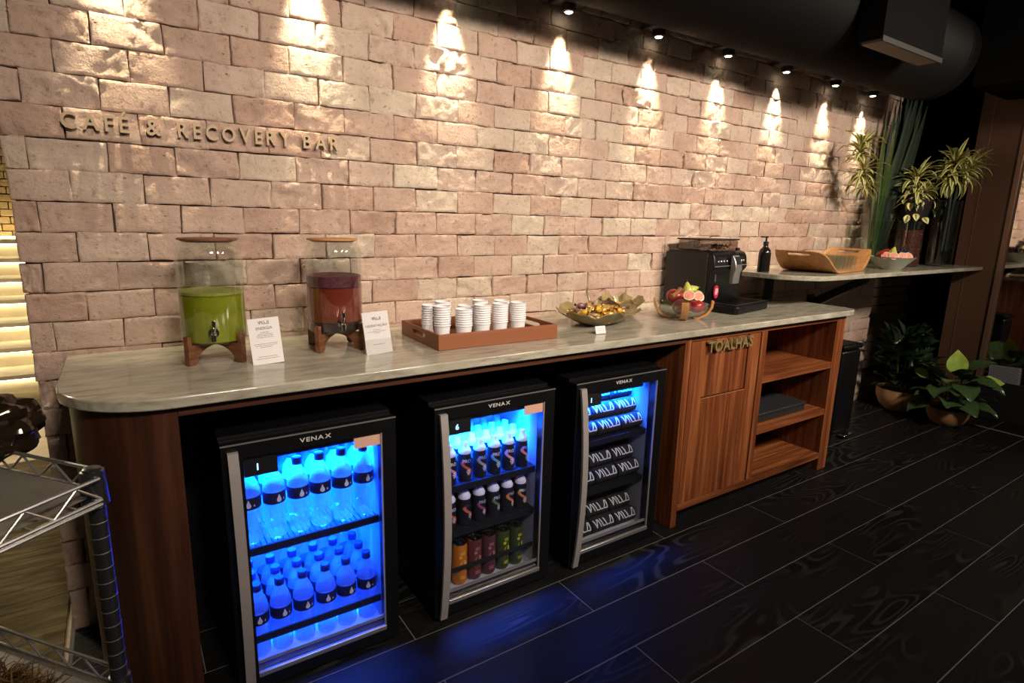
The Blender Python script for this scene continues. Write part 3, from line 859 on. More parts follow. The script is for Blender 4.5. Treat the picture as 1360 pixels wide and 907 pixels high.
# ---- white capped protein shakes
def shake(swirl):
    s = thing('shake_bottle', 'shake', 'bottle', (0, 0, 0), 0, 'protein shakes in the middle fridge')
    prof = [(0.021, 0.0), (0.0245, 0.003), (0.0255, 0.03), (0.024, 0.08), (0.0215, 0.100), (0.0205, 0.104)]
    obj('body', MB().lathe(prof, 16), mat('shake_black', (0.012, 0.012, 0.014), 0.4), s)
    obj('cap', MB().lathe([(0.0222, 0.0985), (0.0232, 0.106), (0.017, 0.118), (0.0125, 0.124), (0.0125, 0.136), (0.0115, 0.138)], 14, cap0=False), 'cup', s)
    mb = MB(); N = 12; o = 0
    for i in range(N+1):
        u = i/N; z = 0.022+0.058*u; th = math.radians(-90)+0.62*math.sin(u*2*PI*0.85+0.5)
        hw = 0.30*(1-0.35*abs(2*u-1))
        for k in range(4):
            a = th-hw+2*hw*k/3; R = 0.0262
            mb.v.append((R*math.cos(a), R*math.sin(a), z))
    for i in range(N):
        for k in range(3): mb.f.append([i*4+k, i*4+k+1, i*4+k+5, i*4+k+4]); mb.m.append(0)
    lb = obj('swirl_label', mb, swirl, s)
    me = text_mesh('PRO', 0.0165, 0.0006, 'white_print', 0.0004)
    b_ = bounds_x(me)
    m2 = me.copy()
    for v in m2.vertices:
        a = math.radians(-90)+(v.co.x-(b_[0]+b_[1])/2)/0.027; R = 0.0274-v.co.y*0
        v.co = (R*math.cos(a), R*math.sin(a), v.co.z+0.070)
    link('print', m2, lb)
    mb = MB()
    for zz, hw in ((0.040, .2), (0.034, .26), (0.028, .16)):
        o = len(mb.v)
        for k in range(5):
            a = math.radians(-78)-hw+2*hw*k/4
            for dz in (0, 0.003): mb.v.append((0.0275*math.cos(a), 0.0275*math.sin(a), zz+dz))
        for k in range(4): mb.f.append([o+2*k, o+2*k+2, o+2*k+3, o+2*k+1]); mb.m.append(0)
    obj('small_print', mb, 'white_print', lb)
    return s
SW = {'coral': (0.62, 0.13, 0.07), 'maroon': (0.30, 0.06, 0.13), 'green': (0.12, 0.20, 0.09), 'orange': (0.66, 0.24, 0.06), 'pink': (0.72, 0.28, 0.36), 'grey': (0.32, 0.33, 0.38), 'sky': (0.10, 0.36, 0.75), 'rose': (0.75, 0.35, 0.48)}
protos = {}
def put_shake(col, loc, rz, label):
    if col not in protos:
        protos[col] = shake(mat('swirl_'+col, SW[col], 0.5)); return put(protos[col], True, loc, rz, label)
    return put(protos[col], False, loc, rz, label)
top = ['pink', 'coral', 'grey', 'sky', 'rose', 'pink']; mid = ['coral', 'coral', 'maroon', 'green', 'orange', 'orange']
for r in range(5):
    for c in range(6):
        put_shake(top[c], (0.780+0.098+0.0605*c, -0.511+0.058*r, 0.4586), random.uniform(-.2, .2),
                  'white capped %s shake, %s from left, %s row, top shelf of middle fridge' % (top[c], ORD[c], ROW[r]))
for r in range(2):
    for c in range(6):
        put_shake(mid[c], (0.780+0.098+0.0605*c, -0.511+0.066*r, 0.2886), random.uniform(-.2, .2),
                  'white capped %s shake, %s from left, %s row, middle shelf of middle fridge' % (mid[c], ORD[c], ROW[r]))
# ---- drink cans
def can(colr, blob, nm):
    s = thing('drink_can', 'can', 'can', (0, 0, 0), 0, 'drink cans in the middle fridge')
    obj('body', MB().lathe([(0.021, 0.0), (0.0265, 0.008), (0.0275, 0.014), (0.0275, 0.145), (0.0245, 0.157)], 20), mat('can_'+nm, colr, 0.35, 0.2), s)
    ld = obj('lid', MB().lathe([(0.0250, 0.1572), (0.0250, 0.1610), (0.0225, 0.1610), (0.0215, 0.1575)], 20, cap0=False), 'chrome', s)
    obj('ring_pull', MB().tube([(0.008*math.cos(a), 0.004+0.012*math.sin(a), 0.1600) for a in [2*PI*k/10 for k in range(10)]], 0.0014, 5, closed=True), 'chrome', ld)
    mb = MB()
    for cz, rr, da in ((0.085, 0.014, 0.25), (0.112, 0.006, -0.2)):
        o = len(mb.v)
        for k in range(14):
            a = 2*PI*k/14; th = math.radians(-90)+da+rr*math.cos(a)/0.0279
            mb.v.append((0.0279*math.cos(th), 0.0279*math.sin(th), cz+rr*math.sin(a)))
        mb.f.append(list(range(o, len(mb.v)))); mb.m.append(0)
    for zz in (0.128, 0.122, 0.034, 0.027):
        o = len(mb.v)
        for k in range(5):
            a = math.radians(-85)-.35+.7*k/4
            for dz in (0, 0.0035): mb.v.append((0.0279*math.cos(a), 0.0279*math.sin(a), zz+dz))
        for k in range(4): mb.f.append([o+2*k, o+2*k+2, o+2*k+3, o+2*k+1]); mb.m.append(0)
    obj('fruit_print', mb, mat('print_'+nm, blob, 0.5), s)
    return s
kinds = [('orange', (0.72, 0.22, 0.02), (0.90, 0.55, 0.12)), ('maroon', (0.16, 0.045, 0.045), (0.55, 0.22, 0.22)), ('plum', (0.13, 0.04, 0.06), (0.50, 0.20, 0.22)),
         ('lime', (0.06, 0.09, 0.02), (0.72, 0.62, 0.04)), ('olive', (0.05, 0.075, 0.025), (0.60, 0.58, 0.04))]
cp = {k[0]: can(k[1], k[2], k[0]) for k in kinds}
for r in range(2):
    for c in range(5):
        nm = kinds[c][0]
        put(cp[nm], r == 0, (0.780+0.141+0.061*c, -0.511+0.064*r, 0.0573), random.uniform(-.15, .15),
            '%s drink can, %s from left, %s row, bottom of the middle fridge' % (nm, ORD[c], ROW[r]))
# ---- black towel rolls
MT['towel'] = mat('black_towel', (0.013, 0.013, 0.015), 0.85, bump=0.4, bscale=400)
tr = thing('towel_roll', 'roll', 'towel', (0, 0, 0), 0, 'rolled towels in the third fridge')
R_ = 0.033
mb = MB().lathe([(0.026, -0.0625), (R_, -0.060), (R_, 0.060), (0.026, 0.0625)], 20); mb.v = [(z, a, b_) for a, b_, z in mb.v]
obj('roll', mb, 'towel', tr)
mb = MB(); villa(mb, 0, 0, 0.031, 0.0, 0.0046, seg=7)
for i, (x, y, z) in enumerate(mb.v):
    a = math.radians(180-34)-z/R_
    rr = R_+0.0008+(0.0006 if y < -0.0003 else 0)
    mb.v[i] = (x, rr*math.cos(a), rr*math.sin(a))
obj('logo_print', mb, 'white_print', tr)
n = 0
lv = ['top', 'middle', 'bottom']
for si, z in enumerate((0.4985, 0.2845, 0.0570)):
    for (row, (y, dz)) in enumerate(((-0.503, 0), (-0.436, 0), (-0.369, 0), (-0.4695, 0.058), (-0.4025, 0.058), (-0.436, 0.116), (-0.369, 0.105))):
        for c in range(3):
            x = 1.362+0.052+0.064+0.1285*c+random.uniform(-.001, .001)-0.008*(row > 2)
            nm = ['front row', 'second row', 'third row', 'upper layer front', 'upper layer back', 'topmost front', 'topmost back'][row]
            put(tr, n == 0, (x, y, z+R_+dz), random.uniform(-.02, .02), 'black lettered towel roll, %s from left, %s, %s shelf of third fridge' % (ORD[c], nm, lv[si]))
            n += 1

# ================================================================== ON THE WORKTOP
T = H+0.0005
# ---- juice dispensers
def dispenser(x, y, rz, label, layers, lid):
    t = thing('juice_dispenser', label, 'drink dispenser', (x, y, T), rz)
    # stand: two crossing arched planks with upright tips
    for k, a in enumerate((PI/4, -PI/4)):
        L = 0.106; n = 14
        poly = [(-L, 0), (-L+0.022, 0)]
        poly += [(-(L-0.030)*math.cos(PI*i/n)*1.0, 0.006+0.042*math.sin(PI*i/n)**0.9) for i in range(n+1)]
        poly += [(L-0.022, 0), (L, 0), (L, 0.086), (L-0.013, 0.086), (L-0.013, 0.058), (-L+0.013, 0.058), (-L+0.013, 0.086), (-L, 0.086)]
        mb = MB().prism(poly, -0.009, 0.009, axis='y')
        o = obj('stand_plank', mb, 'standwood', t, rot=(0, 0, a), bev=0.0012)
    R = 0.0905; z0 = 0.0585
    prof = [(0.0, z0), (R-0.006, z0), (R, z0+0.008), (R, 0.322), (R-0.004, 0.336), (R-0.012, 0.343), (R-0.013, 0.352)]
    inn = [(R-0.0155, 0.352), (R-0.0145, 0.340), (R-0.0065, 0.333), (R-0.003, 0.320), (R-0.003, z0+0.010), (0.0, z0+0.004)]
    jar = obj('jar', MB().lathe(prof+inn, 40, cap0=False, cap1=False), 'glass', t)
    rim = obj('rim', MB().tube([((R-0.013)*math.cos(a), (R-0.013)*math.sin(a), 0.354) for a in [2*PI*i/36 for i in range(36)]], 0.0022, 6, closed=True), 'acrylic', t)
    obj('lid', MB().lathe([(0.066, 0.352), (R-0.015, 0.3575), (R-0.010, 0.358), (R-0.010, 0.362), (R-0.012, 0.363)], 36), lid, t)
    zc = z0+0.0048
    for nm, zt, m in layers:
        if nm == 'berries': continue
        r0 = R-0.0035
        mb = MB().lathe([(r0-0.004, zc), (r0, zc+0.004), (r0, zt)], 40, cap1=False)
        # lively top
        o = len(mb.v); nr = 6
        last = zt
        mb.lathe([(r0*(1-i/nr)+0.0004, last+(0.0035*math.sin(i*2.1) if i else 0)) for i in range(nr+1)], 40, cap0=False)
        obj(nm, mb, m, t); zc = zt+0.0004
    # tap on the front
    tap = obj('tap', MB().lathe([(0.014, -0.004), (0.014, 0.004)], 16).xform(Matrix.Rotation(PI/2, 4, 'X')).xform(Matrix.Translation((0, -R-0.006, 0.098))), 'chrome', t)
    mb = MB().tube([(0, -R-0.008, 0.098), (0, -R-0.030, 0.098), (0, -R-0.038, 0.094), (0, -R-0.040, 0.078)], [0.007, 0.0075, 0.008, 0.0065], 10)
    obj('spout', mb, 'chrome', tap)
    mb = MB().tube([(0, -R-0.030, 0.104), (0.002, -R-0.031, 0.118)], [0.0055, 0.005], 10); mb.box(-0.003, -R-0.036, 0.117, 0.0065, -R-0.026, 0.137)
    obj('lever', mb, 'chrome', tap, bev=0.001)
    return t
green = mat('green_juice', (0.27, 0.29, 0.008), 0.25, sss=0.3, var=0.12, vscale=18)
d1 = dispenser(0.218, -0.250, math.radians(-8), 'glass dispenser of cloudy green juice on a crossed wooden stand', [('juice', 0.198, green), ('froth', 0.210, mat('green_froth', (0.34, 0.36, 0.06), 0.4, var=0.2, vscale=60))], 'standwood')
MT['redj'] = mat('red_juice', (0.20, 0.028, 0.010), 0.2, sss=0.25, var=0.15, vscale=14)
d2 = dispenser(0.585, -0.248, math.radians(-6), 'glass dispenser of red berry drink with purple froth on a crossed wooden stand',
               [('sunken_berries', 0.092, mat('dark_berries', (0.022, 0.008, 0.012), 0.3, var=0.5, vscale=70)), ('juice', 0.205, 'redj'), ('froth', 0.243, mat('purple_froth', (0.105, 0.022, 0.035), 0.45, var=0.5, vscale=60, bump=0.6, bscale=120))], 'ply')

# ---- sign cards
def text_rows(mb, rows, y, sx):
    rs = random.Random(3)
    for z, x0, x1, h in rows:
        x = x0
        while x < x1:
            l = rs.uniform(0.004, 0.010)*sx; e = min(x+l, x1)
            mb.box(x, y-0.0003, z, e, y, z+h); x = e+0.0012
MT['ink_mid'] = mat('mid_ink', (0.24, 0.23, 0.23), 0.7)
s1 = thing('menu_card', 'white ENERGIA menu card standing beside the green juice dispenser', 'sign', (0.340, -0.388, T), math.radians(-1))
tilt = math.radians(-8)
obj('card', MB().box(-0.0435, 0, 0.0, 0.0435, 0.0012, 0.137), 'paper', s1, rot=(tilt, math.radians(-3.0), 0))
cd = s1.children[0]
mb = MB(); villa(mb, 0, 0.124, 0.0085, -0.0002, 0.0012); obj('logo_print', mb, 'ink', cd)
mt = text_mesh('ENERGIA', 0.0115, 0.0003, 'ink'); bx = bounds_x(mt)
link('title', mt, cd, (-(bx[0]+bx[1])/2, -0.0003, 0.103))
mb = MB(); text_rows(mb, [(0.094, -0.012, 0.012, .0014), (0.089, -.02, .02, .0014), (0.084, -.024, .024, .0014), (0.079, -.022, .022, .0014), (0.060, -.033, .033, .0014), (0.055, -.03, .03, .0014), (0.050, -.016, .016, .0014), (0.022, -.026, .026, .0014), (0.016, -.032, .032, .0014)], -0.0001, 1)
obj('small_print', mb, 'ink_mid', cd)
obj('holder', MB().box(-0.0455, 0.0016, 0.0, 0.0455, 0.0036, 0.139), 'acrylic', s1, rot=(tilt, math.radians(-3.0), 0))
obj('foot', MB().box(-0.0455, 0.004, 0.0, 0.0455, 0.052, 0.002), 'acrylic', s1)
s2 = thing('menu_card', 'white HIDRATAÇÃO menu card in a clear bent holder by the red drink dispenser', 'sign', (0.676, -0.414, T), math.radians(2))
cd = obj('card', MB().box(-0.0445, 0, 0.0, 0.0445, 0.0012, 0.137), 'paper', s2, rot=(math.radians(-11), math.radians(-2.5), 0))
mb = MB(); villa(mb, 0.002, 0.115, 0.0085, -0.0002, 0.0012); obj('logo_print', mb, 'ink', cd)
mt = text_mesh('HIDRATAÇÃO', 0.0115, 0.0003, 'ink'); bx = bounds_x(mt)
link('title', mt, cd, (-(bx[0]+bx[1])/2, -0.0003, 0.088))
mb = MB(); text_rows(mb, [(0.078, -0.012, 0.012, .0014), (0.072, -.032, .032, .0014), (0.067, -.01, .01, .0014), (0.030, -.02, .02, .0014)], -0.0001, 1)
obj('small_print', mb, 'ink_mid', cd)
obj('holder_face', MB().box(-0.0475, -0.0022, 0.0, 0.0475, -0.0008, 0.139), 'acrylic', s2, rot=(math.radians(-11), math.radians(-2.5), 0))
obj('holder_lip', MB().prism([(-0.0475, 0.0), (0.0475, 0.0), (0.0475, 0.047), (-0.0475, 0.047)], -0.018, -0.0166, axis='y'), 'acrylic', s2, rot=(math.radians(-20), math.radians(-1.5), 0))
obj('holder_foot', MB().box(-0.0475, -0.018, 0.0, 0.0475, 0.045, 0.0018), 'acrylic', s2)
# ---- leather tray
tray = thing('leather_tray', 'tan stitched leather tray with slotted handles holding stacked paper cups', 'tray', (0.858, -0.472, T), math.radians(-1.2))
TX, TY, TH, tk = 0.495, 0.325, 0.054, 0.009
obj('bottom', MB().box(tk, tk, 0.0, TX-tk, TY-tk, 0.006), 'leather', tray)
obj('side', MB().box(0, 0, 0, TX, tk, TH), 'leather', tray, bev=0.0018)
obj('side', MB().box(0, TY-tk, 0, TX, TY, TH), 'leather', tray, bev=0.0018)
for nm, x0, x1 in (('handle_end', 0, tk), ('handle_end', TX-tk, TX)):
    mb = MB(); y0, y1, z0, z1 = TY/2-0.058, TY/2+0.058, 0.023, 0.041
    hole = arc(y0+0.009, (z0+z1)/2, 0.009, 90, 270, 6)+arc(y1-0.009, (z0+z1)/2, 0.009, -90, 90, 6)
    outr = [(tk+0.0002, 0.0), (TY-tk-0.0002, 0.0), (TY-tk-0.0002, TH), (tk+0.0002, TH)]
    # ring of quads from the hole to the outline
    ang = [math.atan2(b-(z0+z1)/2, (a-TY/2)*0.22) for a, b in hole]
    def onrect(a):
        dx, dz = math.cos(a)/0.22, math.sin(a); hx, hz = (TY-2*tk)/2-0.0002, TH/2
        s = min(hx/abs(dx) if abs(dx) > 1e-9 else 1e9, hz/abs(dz) if abs(dz) > 1e-9 else 1e9)
        return (TY/2+dx*s, TH/2+dz*s)
    rim = [onrect(a) for a in ang]
    # snap nearest rim points to the corners
    for cpt in outr:
        k = min(range(len(rim)), key=lambda q: (rim[q][0]-cpt[0])**2+(rim[q][1]-cpt[1])**2*4); rim[k] = cpt
    n = len(hole); o = len(mb.v)
    for xx in (x0, x1):
        for a, b_ in hole: mb.v.append((xx, a, b_))
        for a, b_ in rim: mb.v.append((xx, a, b_))
    for k in range(n):
        l = (k+1) % n
        mb.f += [[o+k, o+l, o+n+l, o+n+k], [o+2*n+l, o+2*n+k, o+3*n+k, o+3*n+l], [o+k, o+2*n+k, o+2*n+l, o+l], [o+n+l, o+3*n+l, o+3*n+k, o+n+k]]; mb.m += [0]*4
    obj(nm, mb, 'leather', tray, smooth=False)
mb = MB()
for k in range(60): mb.box(0.006+k*0.0081, -0.0005, TH-0.0065, 0.0105+k*0.0081, 0.0, TH-0.0055)
obj('stitching', mb, 'stitch', tray)
# ---- paper cups, each stack a row of nested single cups
pc = thing('paper_cup', 'cup', 'cup', (0, 0, 0), 0, 'paper cups stacked in the tray')
obj('body', MB().lathe([(0.0225, 0.0), (0.0222, 0.003), (0.0285, 0.064), (0.0278, 0.0635), (0.0216, 0.005), (0.0, 0.0045)], 22, cap0=False, cap1=False), 'cup', pc)
obj('rolled_rim', MB().tube([(0.0292*math.cos(2*PI*i/22), 0.0292*math.sin(2*PI*i/22), 0.0655) for i in range(22)], 0.0017, 6, closed=True), 'cup', pc)
lg = MB()
strokes_l = MB(); villa(strokes_l, 0, 0.034, 0.008, 0.0, 0.0013)
for x, y, z in strokes_l.v:
    a = math.radians(-90)+x/0.0262; rr = 0.0222+(0.0063*z/0.064)+0.0004+(0.0004 if y < -0.0003 else 0)
    lg.v.append((rr*math.cos(a), rr*math.sin(a), z))
lg.f = strokes_l.f; lg.m = strokes_l.m
stacks = [('front left corner', 0.888, -0.345, 9), ('second front', 0.912, -0.392, 9), ('back row left', 0.968, -0.288, 9), ('third front', 0.978, -0.428, 8), ('middle centre', 1.022, -0.360, 8),
          ('fourth front', 1.058, -0.420, 9), ('back row centre', 1.112, -0.312, 9), ('fifth front', 1.134, -0.418, 9), ('back row right', 1.184, -0.350, 9), ('front right corner', 1.212, -0.420, 9)]
first = True
bottoms = []
for nm, x, y, cnt in stacks:
    rz = random.uniform(-1.0, 1.0)
    for k in range(cnt):
        o = put(pc, first, (x+random.uniform(-.0006, .0006), y, T+0.0062+0.0082*k), rz, 'paper cup, %s from bottom of the %s stack on the tray' % (ORD[k], nm))
        first = False
        if k == 0: bottoms.append(o)
cup_print = lg.mesh('cup_print', 'ink')
for o in bottoms: link('logo_print', cup_print, o)

# ---- ruffled leaf platter with wrapped sweets
MT['leaf_plate'] = mat('bronze_green_glaze', (0.23, 0.175, 0.070), 0.30, spec=0.6, var=0.35, vscale=14)
def leaf_dish(x, y, rz, rx, ry, hgt, label, seed, stalk=True):
    t = thing('leaf_dish', label, 'dish', (x, y, T), rz)
    rs = random.Random(seed); mb = MB(); nr, na = 10, 120
    ph = [rs.uniform(0, 6.28) for _ in range(4)]
    def pt(u, a, th=0.0):
        lobe = 1+0.05*math.cos(3*a+ph[0])+0.030*math.cos(7*a+ph[1])
        rr = (0.36+0.64*u) if u >= 0 else 0
        ruf = max(0, u-0.45)/0.55
        z = hgt*(u**1.25) + ruf*0.010*math.sin(7*a+ph[2]) + ruf*0.0035*math.sin(17*a+ph[3])
        return (rr*lobe*rx*math.cos(a), rr*lobe*ry*math.sin(a), z+0.004+th)
    for lay in (0, 1):
        o = len(mb.v)
        for i in range(nr+1):
            for k in range(na): mb.v.append(pt(i/nr, 2*PI*k/na, -0.004*(lay)))
        for i in range(nr):
            for k in range(na):
                l = (k+1) % na; q = [o+i*na+k, o+i*na+l, o+(i+1)*na+l, o+(i+1)*na+k]
                mb.f.append(q if lay == 0 else q[::-1]); mb.m.append(0)
        c = [o+k for k in range(na)]
        mb.f.append(c[::-1] if lay == 0 else c); mb.m.append(0)
    A = (nr+1)*na
    for k in range(na):
        l = (k+1) % na; mb.f.append([nr*na+k, nr*na+l, A+nr*na+l, A+nr*na+k]); mb.m.append(0)
    obj('leaf_plate', mb, 'leaf_plate', t)
    if stalk:
        obj('stalk', MB().tube([(rx*0.45, ry*0.62, hgt*0.7), (rx*0.47, ry*0.78, hgt+0.02), (rx*0.44, ry*0.86, hgt+0.060), (rx*0.47, ry*0.86, hgt+0.075)], [0.006, 0.005, 0.0045, 0.006], 8), 'leaf_plate', t)
    return t
leaf_dish(1.715, -0.300, 0.15, 0.205, 0.165, 0.060, 'bronze green ruffled leaf dish heaped with brown and gold wrapped sweets', 4)
leaf_dish(2.02, -0.135, 0.6, 0.125, 0.105, 0.070, 'smaller golden leaf dish against the bricks behind the fruit bowl', 9, False)
MT['foil_gold'] = mat('gold_foil', (0.72, 0.46, 0.12), 0.3, 0.55, bump=0.5, bscale=160)
MT['foil_yellow'] = mat('yellow_wrapper', (0.72, 0.44, 0.05), 0.35, 0.1, bump=0.4, bscale=160)
MT['foil_brown'] = mat('brown_wrapper', (0.16, 0.075, 0.055), 0.35, 0.25, bump=0.5, bscale=160)
MT['foil_mauve'] = mat('mauve_wrapper', (0.27, 0.16, 0.14), 0.35, 0.3, bump=0.5, bscale=160)
MT['foil_cream'] = mat('cream_wrapper', (0.70, 0.56, 0.36), 0.4)
MT['foil_green'] = mat('green_wrapper', (0.03, 0.10, 0.06), 0.35)
def sweet_proto(m):
    t = thing('wrapped_sweet', 'sweet', 'sweet', (0, 0, 0))
    obj('candy', MB().ball((0, 0, 0), (0.0190, 0.0135, 0.0125), 12, 7, fn=lambda p: 1+0.10*noise.noise(p*3.1)), m, t)
    for s in (-1, 1):
        mb = MB(); o = 0; N = 8
        for k in range(N):
            a = 2*PI*k/N
            mb.v.append((s*0.015, 0.0035*math.cos(a), 0.0035*math.sin(a)))
        for k in range(N):
            a = 2*PI*k/N; q = 1.25 if k % 2 else 0.8
            mb.v.append((s*0.030, 0.012*math.cos(a)*q, 0.007*math.sin(a)*q))
        for k in range(N):
            l = (k+1) % N; mb.f.append([k, l, N+l, N+k] if s < 0 else [l, k, N+k, N+l]); mb.m.append(0)
        obj('twisted_end', mb, m, t)
    return t
SWN = {'foil_gold': 'gold', 'foil_yellow': 'yellow', 'foil_brown': 'brown', 'foil_mauve': 'mauve', 'foil_cream': 'cream', 'foil_green': 'dark green'}
sp = {}
def sweet(m, loc, rz, label, group, tilt=0.0):
    if m not in sp:
        sp[m] = sweet_proto(m); o = put(sp[m], True, loc, rz, label, group)
    else: o = dup(sp[m], loc, rz, label, group)
    o.rotation_euler = (random.uniform(-.5, .5)*tilt, random.uniform(-.5, .5)*tilt, rz)
    return o
rs = random.Random(21)
def dish_z(x, y, cx, cy, rz, rx, ry, hgt):
    c, s = math.cos(rz), math.sin(rz); dx, dy = x-cx, y-cy
    q = math.hypot((dx*c+dy*s)/rx, (-dx*s+dy*c)/ry)
    return hgt*max(0, (q-0.36)/0.64)**1.25, q
pile = []
for k in range(66):
    for _ in range(80):
        a = rs.uniform(0, 2*PI); u = math.sqrt(rs.random())*(0.60 if k < 40 else 0.42)
        lx, ly = 0.205*u*math.cos(a), 0.165*u*math.sin(a)
        x, y = 1.715+lx*math.cos(.15)-ly*math.sin(.15), -0.300+lx*math.sin(.15)+ly*math.cos(.15)
        z = T+dish_z(x, y, 1.715, -0.300, 0.15, 0.205, 0.165, 0.060)[0]+0.026+(0.0 if k < 30 else 0.022 if k < 52 else 0.044)
        if all((x-h[0])**2+(y-h[1])**2+((z-h[2])*1.5)**2 > 0.022**2 for h in pile): break
    pile.append((x, y, z))
todo = []
for x, y, z in pile:
    front = (y+0.300)+(x-1.715)*0.3 < -0.030
    m = rs.choice(['foil_yellow', 'foil_gold', 'foil_gold', 'foil_cream']) if front else rs.choice(['foil_brown', 'foil_brown', 'foil_mauve', 'foil_brown', 'foil_mauve', 'foil_gold'])
    todo.append((m, x, y, z, 'front' if y < -0.34 else 'back' if y > -0.26 else 'middle', 'large leaf dish'))
for k in range(18):
    a = 2*PI*k/16*2.4; u = 0.62*math.sqrt((k+0.5)/18)
    lx, ly = 0.125*u*math.cos(a), 0.105*u*math.sin(a); x, y = 2.02+lx*math.cos(.6)-ly*math.sin(.6), -0.135+lx*math.sin(.6)+ly*math.cos(.6)
    todo.append((['foil_gold', 'foil_yellow', 'foil_gold', 'foil_green'][k % 4], x, y, T+dish_z(x, y, 2.02, -0.135, 0.6, 0.125, 0.105, 0.070)[0]+0.020+0.02*(u < 0.4), 'heap', 'small leaf dish'))
seen = {}
for m, x, y, z, wh, dish in sorted(todo, key=lambda t: t[1]):
    i = seen.get((m, wh, dish), 0); seen[(m, wh, dish)] = i+1
    nth = ORD[i] if i < len(ORD) else '%dth' % (i+1)
    sweet(m, (x, y, z), rs.uniform(0, 6.28), '%s wrapped sweet, %s from left in the %s of the %s' % (SWN[m], nth, wh, dish), 'wrapped sweets in the %s' % dish, 1.0)
# ---- tiny card holder
ch = thing('price_card', 'tiny white card in a clear holder in front of the leaf dish', 'sign', (1.560, -0.500, T), math.radians(-3))
c_ = obj('card', MB().box(-0.025, 0, 0.002, 0.025, 0.001, 0.033), 'paper', ch, rot=(math.radians(-16), 0, 0))
mb = MB(); text_rows(mb, [(0.022, -.017, .017, .0014), (0.015, -.018, .018, .0014)], -0.0001, 1); obj('small_print', mb, 'ink_grey', c_)
obj('holder', MB().prism([(-0.004, 0.0), (0.03, 0.0), (0.011, 0.036), (0.008, 0.036)], -0.028, 0.028, axis='x'), 'acrylic', ch, loc=(0, 0.0035, 0))

# ---- fruit bowl: glass with four wooden feet
fb = thing('fruit_bowl', 'glass fruit bowl held by four curved wooden brackets beside the coffee machine', 'bowl', (2.185, -0.375, T), 0.25)
obj('glass', MB().lathe([(0.0, 0.010), (0.05, 0.010), (0.088, 0.022), (0.112, 0.046), (0.120, 0.072), (0.117, 0.072), (0.109, 0.047), (0.086, 0.025), (0.05, 0.0135), (0.0, 0.0135)], 36, cap0=False, cap1=False), 'glass', fb)
for k in range(4):
    a = 2*PI*k/4+math.radians(-136)-0.25
    pr_ = [(0.050, 0.0), (0.075, 0.0), (0.112, 0.020), (0.133, 0.055), (0.138, 0.088), (0.126, 0.090), (0.1225, 0.058), (0.105, 0.030), (0.072, 0.0085), (0.050, 0.0085)]
    obj('wooden_foot', MB().prism(pr_, -0.016, 0.016, axis='y'), 'ply', fb, rot=(0, 0, a), bev=0.002)
MT['apple'] = mat('red_apple', (0.32, 0.022, 0.025), 0.25, var=0.35, vscale=25)
MT['pear'] = mat('green_pear', (0.50, 0.52, 0.09), 0.35, var=0.12, vscale=30)
MT['fig'] = mat('fig_skin', (0.42, 0.26, 0.12), 0.45, var=0.3, vscale=30)
MT['fig_flesh'] = mat('fig_flesh', (0.72, 0.28, 0.20), 0.4, var=0.4, vscale=180)
MT['lime'] = mat('pale_green_fruit', (0.46, 0.50, 0.14), 0.4, var=0.2, vscale=60)
MT['stemw'] = mat('fruit_stem', (0.10, 0.06, 0.025), 0.7)
MT['mango'] = mat('dark_mango', (0.13, 0.035, 0.025), 0.3, var=0.4, vscale=20)
def apple(loc, r, label, rz=0, m='apple', tilt=0):
    t = thing('apple', label, 'fruit', loc, rz); t.rotation_euler = (tilt, 0, rz)
    obj('flesh', MB().ball((0, 0, 0), (r, r, r*0.92), 20, 14, fn=lambda p: 1-0.22*max(0, abs(p.z)-0.75)-0.05*max(0, -p.z)), m, t)
    obj('stem', MB().tube([(0, 0, r*0.72), (0.002, 0, r*1.05)], [0.0016, 0.0022], 6), 'stemw', t)
    return t
def pear(loc, r, label, rot):
    t = thing('pear', label, 'fruit', loc); t.rotation_euler = rot
    obj('flesh', MB().lathe([(0.0005, -r*0.95), (r*0.5, -r*0.88), (r*0.92, -r*0.4), (r, 0), (r*0.9, r*0.45), (r*0.6, r*1.0), (r*0.38, r*1.45), (r*0.2, r*1.75), (0.001, r*1.82)], 18), 'pear', t)
    obj('stem', MB().tube([(0, 0, r*1.78), (0.003, 0, r*2.2)], [0.0016, 0.0022], 6), 'stemw', t)
    return t
def half_fig(loc, r, rot, label):
    t = thing('halved_fig', label, 'fruit', loc); t.rotation_euler = rot
    prof = [(0.001, -r*1.0), (r*0.6, -r*0.85), (r*0.95, -r*0.3), (r, 0.0)]
    obj('skin', MB().lathe(prof, 18, cap1=False), 'fig', t)
    cut = obj('cut_face', MB().lathe([(r*0.99, 0.0), (r*0.80, 0.0012)], 18, cap0=False, cap1=False), 'foil_cream', t)
    obj('flesh', MB().lathe([(r*0.795, 0.0014), (r*0.3, 0.0022), (0.001, 0.0024)], 18, cap0=False), 'fig_flesh', t)
    return t
bx_, by_ = 2.185, -0.375
apple((bx_-0.045, by_-0.030, T+0.060), 0.043, 'dark red apple against the left side of the glass fruit bowl', m='mango')
apple((bx_+0.018, by_-0.062, T+0.062), 0.036, 'bright red apple behind the front foot of the glass fruit bowl')
apple((bx_-0.010, by_+0.045, T+0.098), 0.040, 'red apple on top at the back of the glass fruit bowl', tilt=0.3)
apple((bx_+0.025, by_+0.030, T+0.058), 0.034, 'green round fruit low in the back of the glass fruit bowl', m='lime')
apple((bx_+0.078, by_-0.010, T+0.058), 0.028, 'pale green round fruit low in the right side of the glass fruit bowl', m='lime')
apple((bx_+0.078, by_-0.012, T+0.104), 0.029, 'pale green round fruit resting on another at the right of the glass fruit bowl', m='lime', rz=1)
pear((bx_+0.050, by_+0.020, T+0.120), 0.026, 'upright green pear on top of the glass fruit bowl', (-0.1, -0.12, 0))
pear((bx_+0.095, by_+0.040, T+0.122), 0.025, 'green pear lying sideways at the back of the glass fruit bowl', (0.0, 1.25, -0.2))
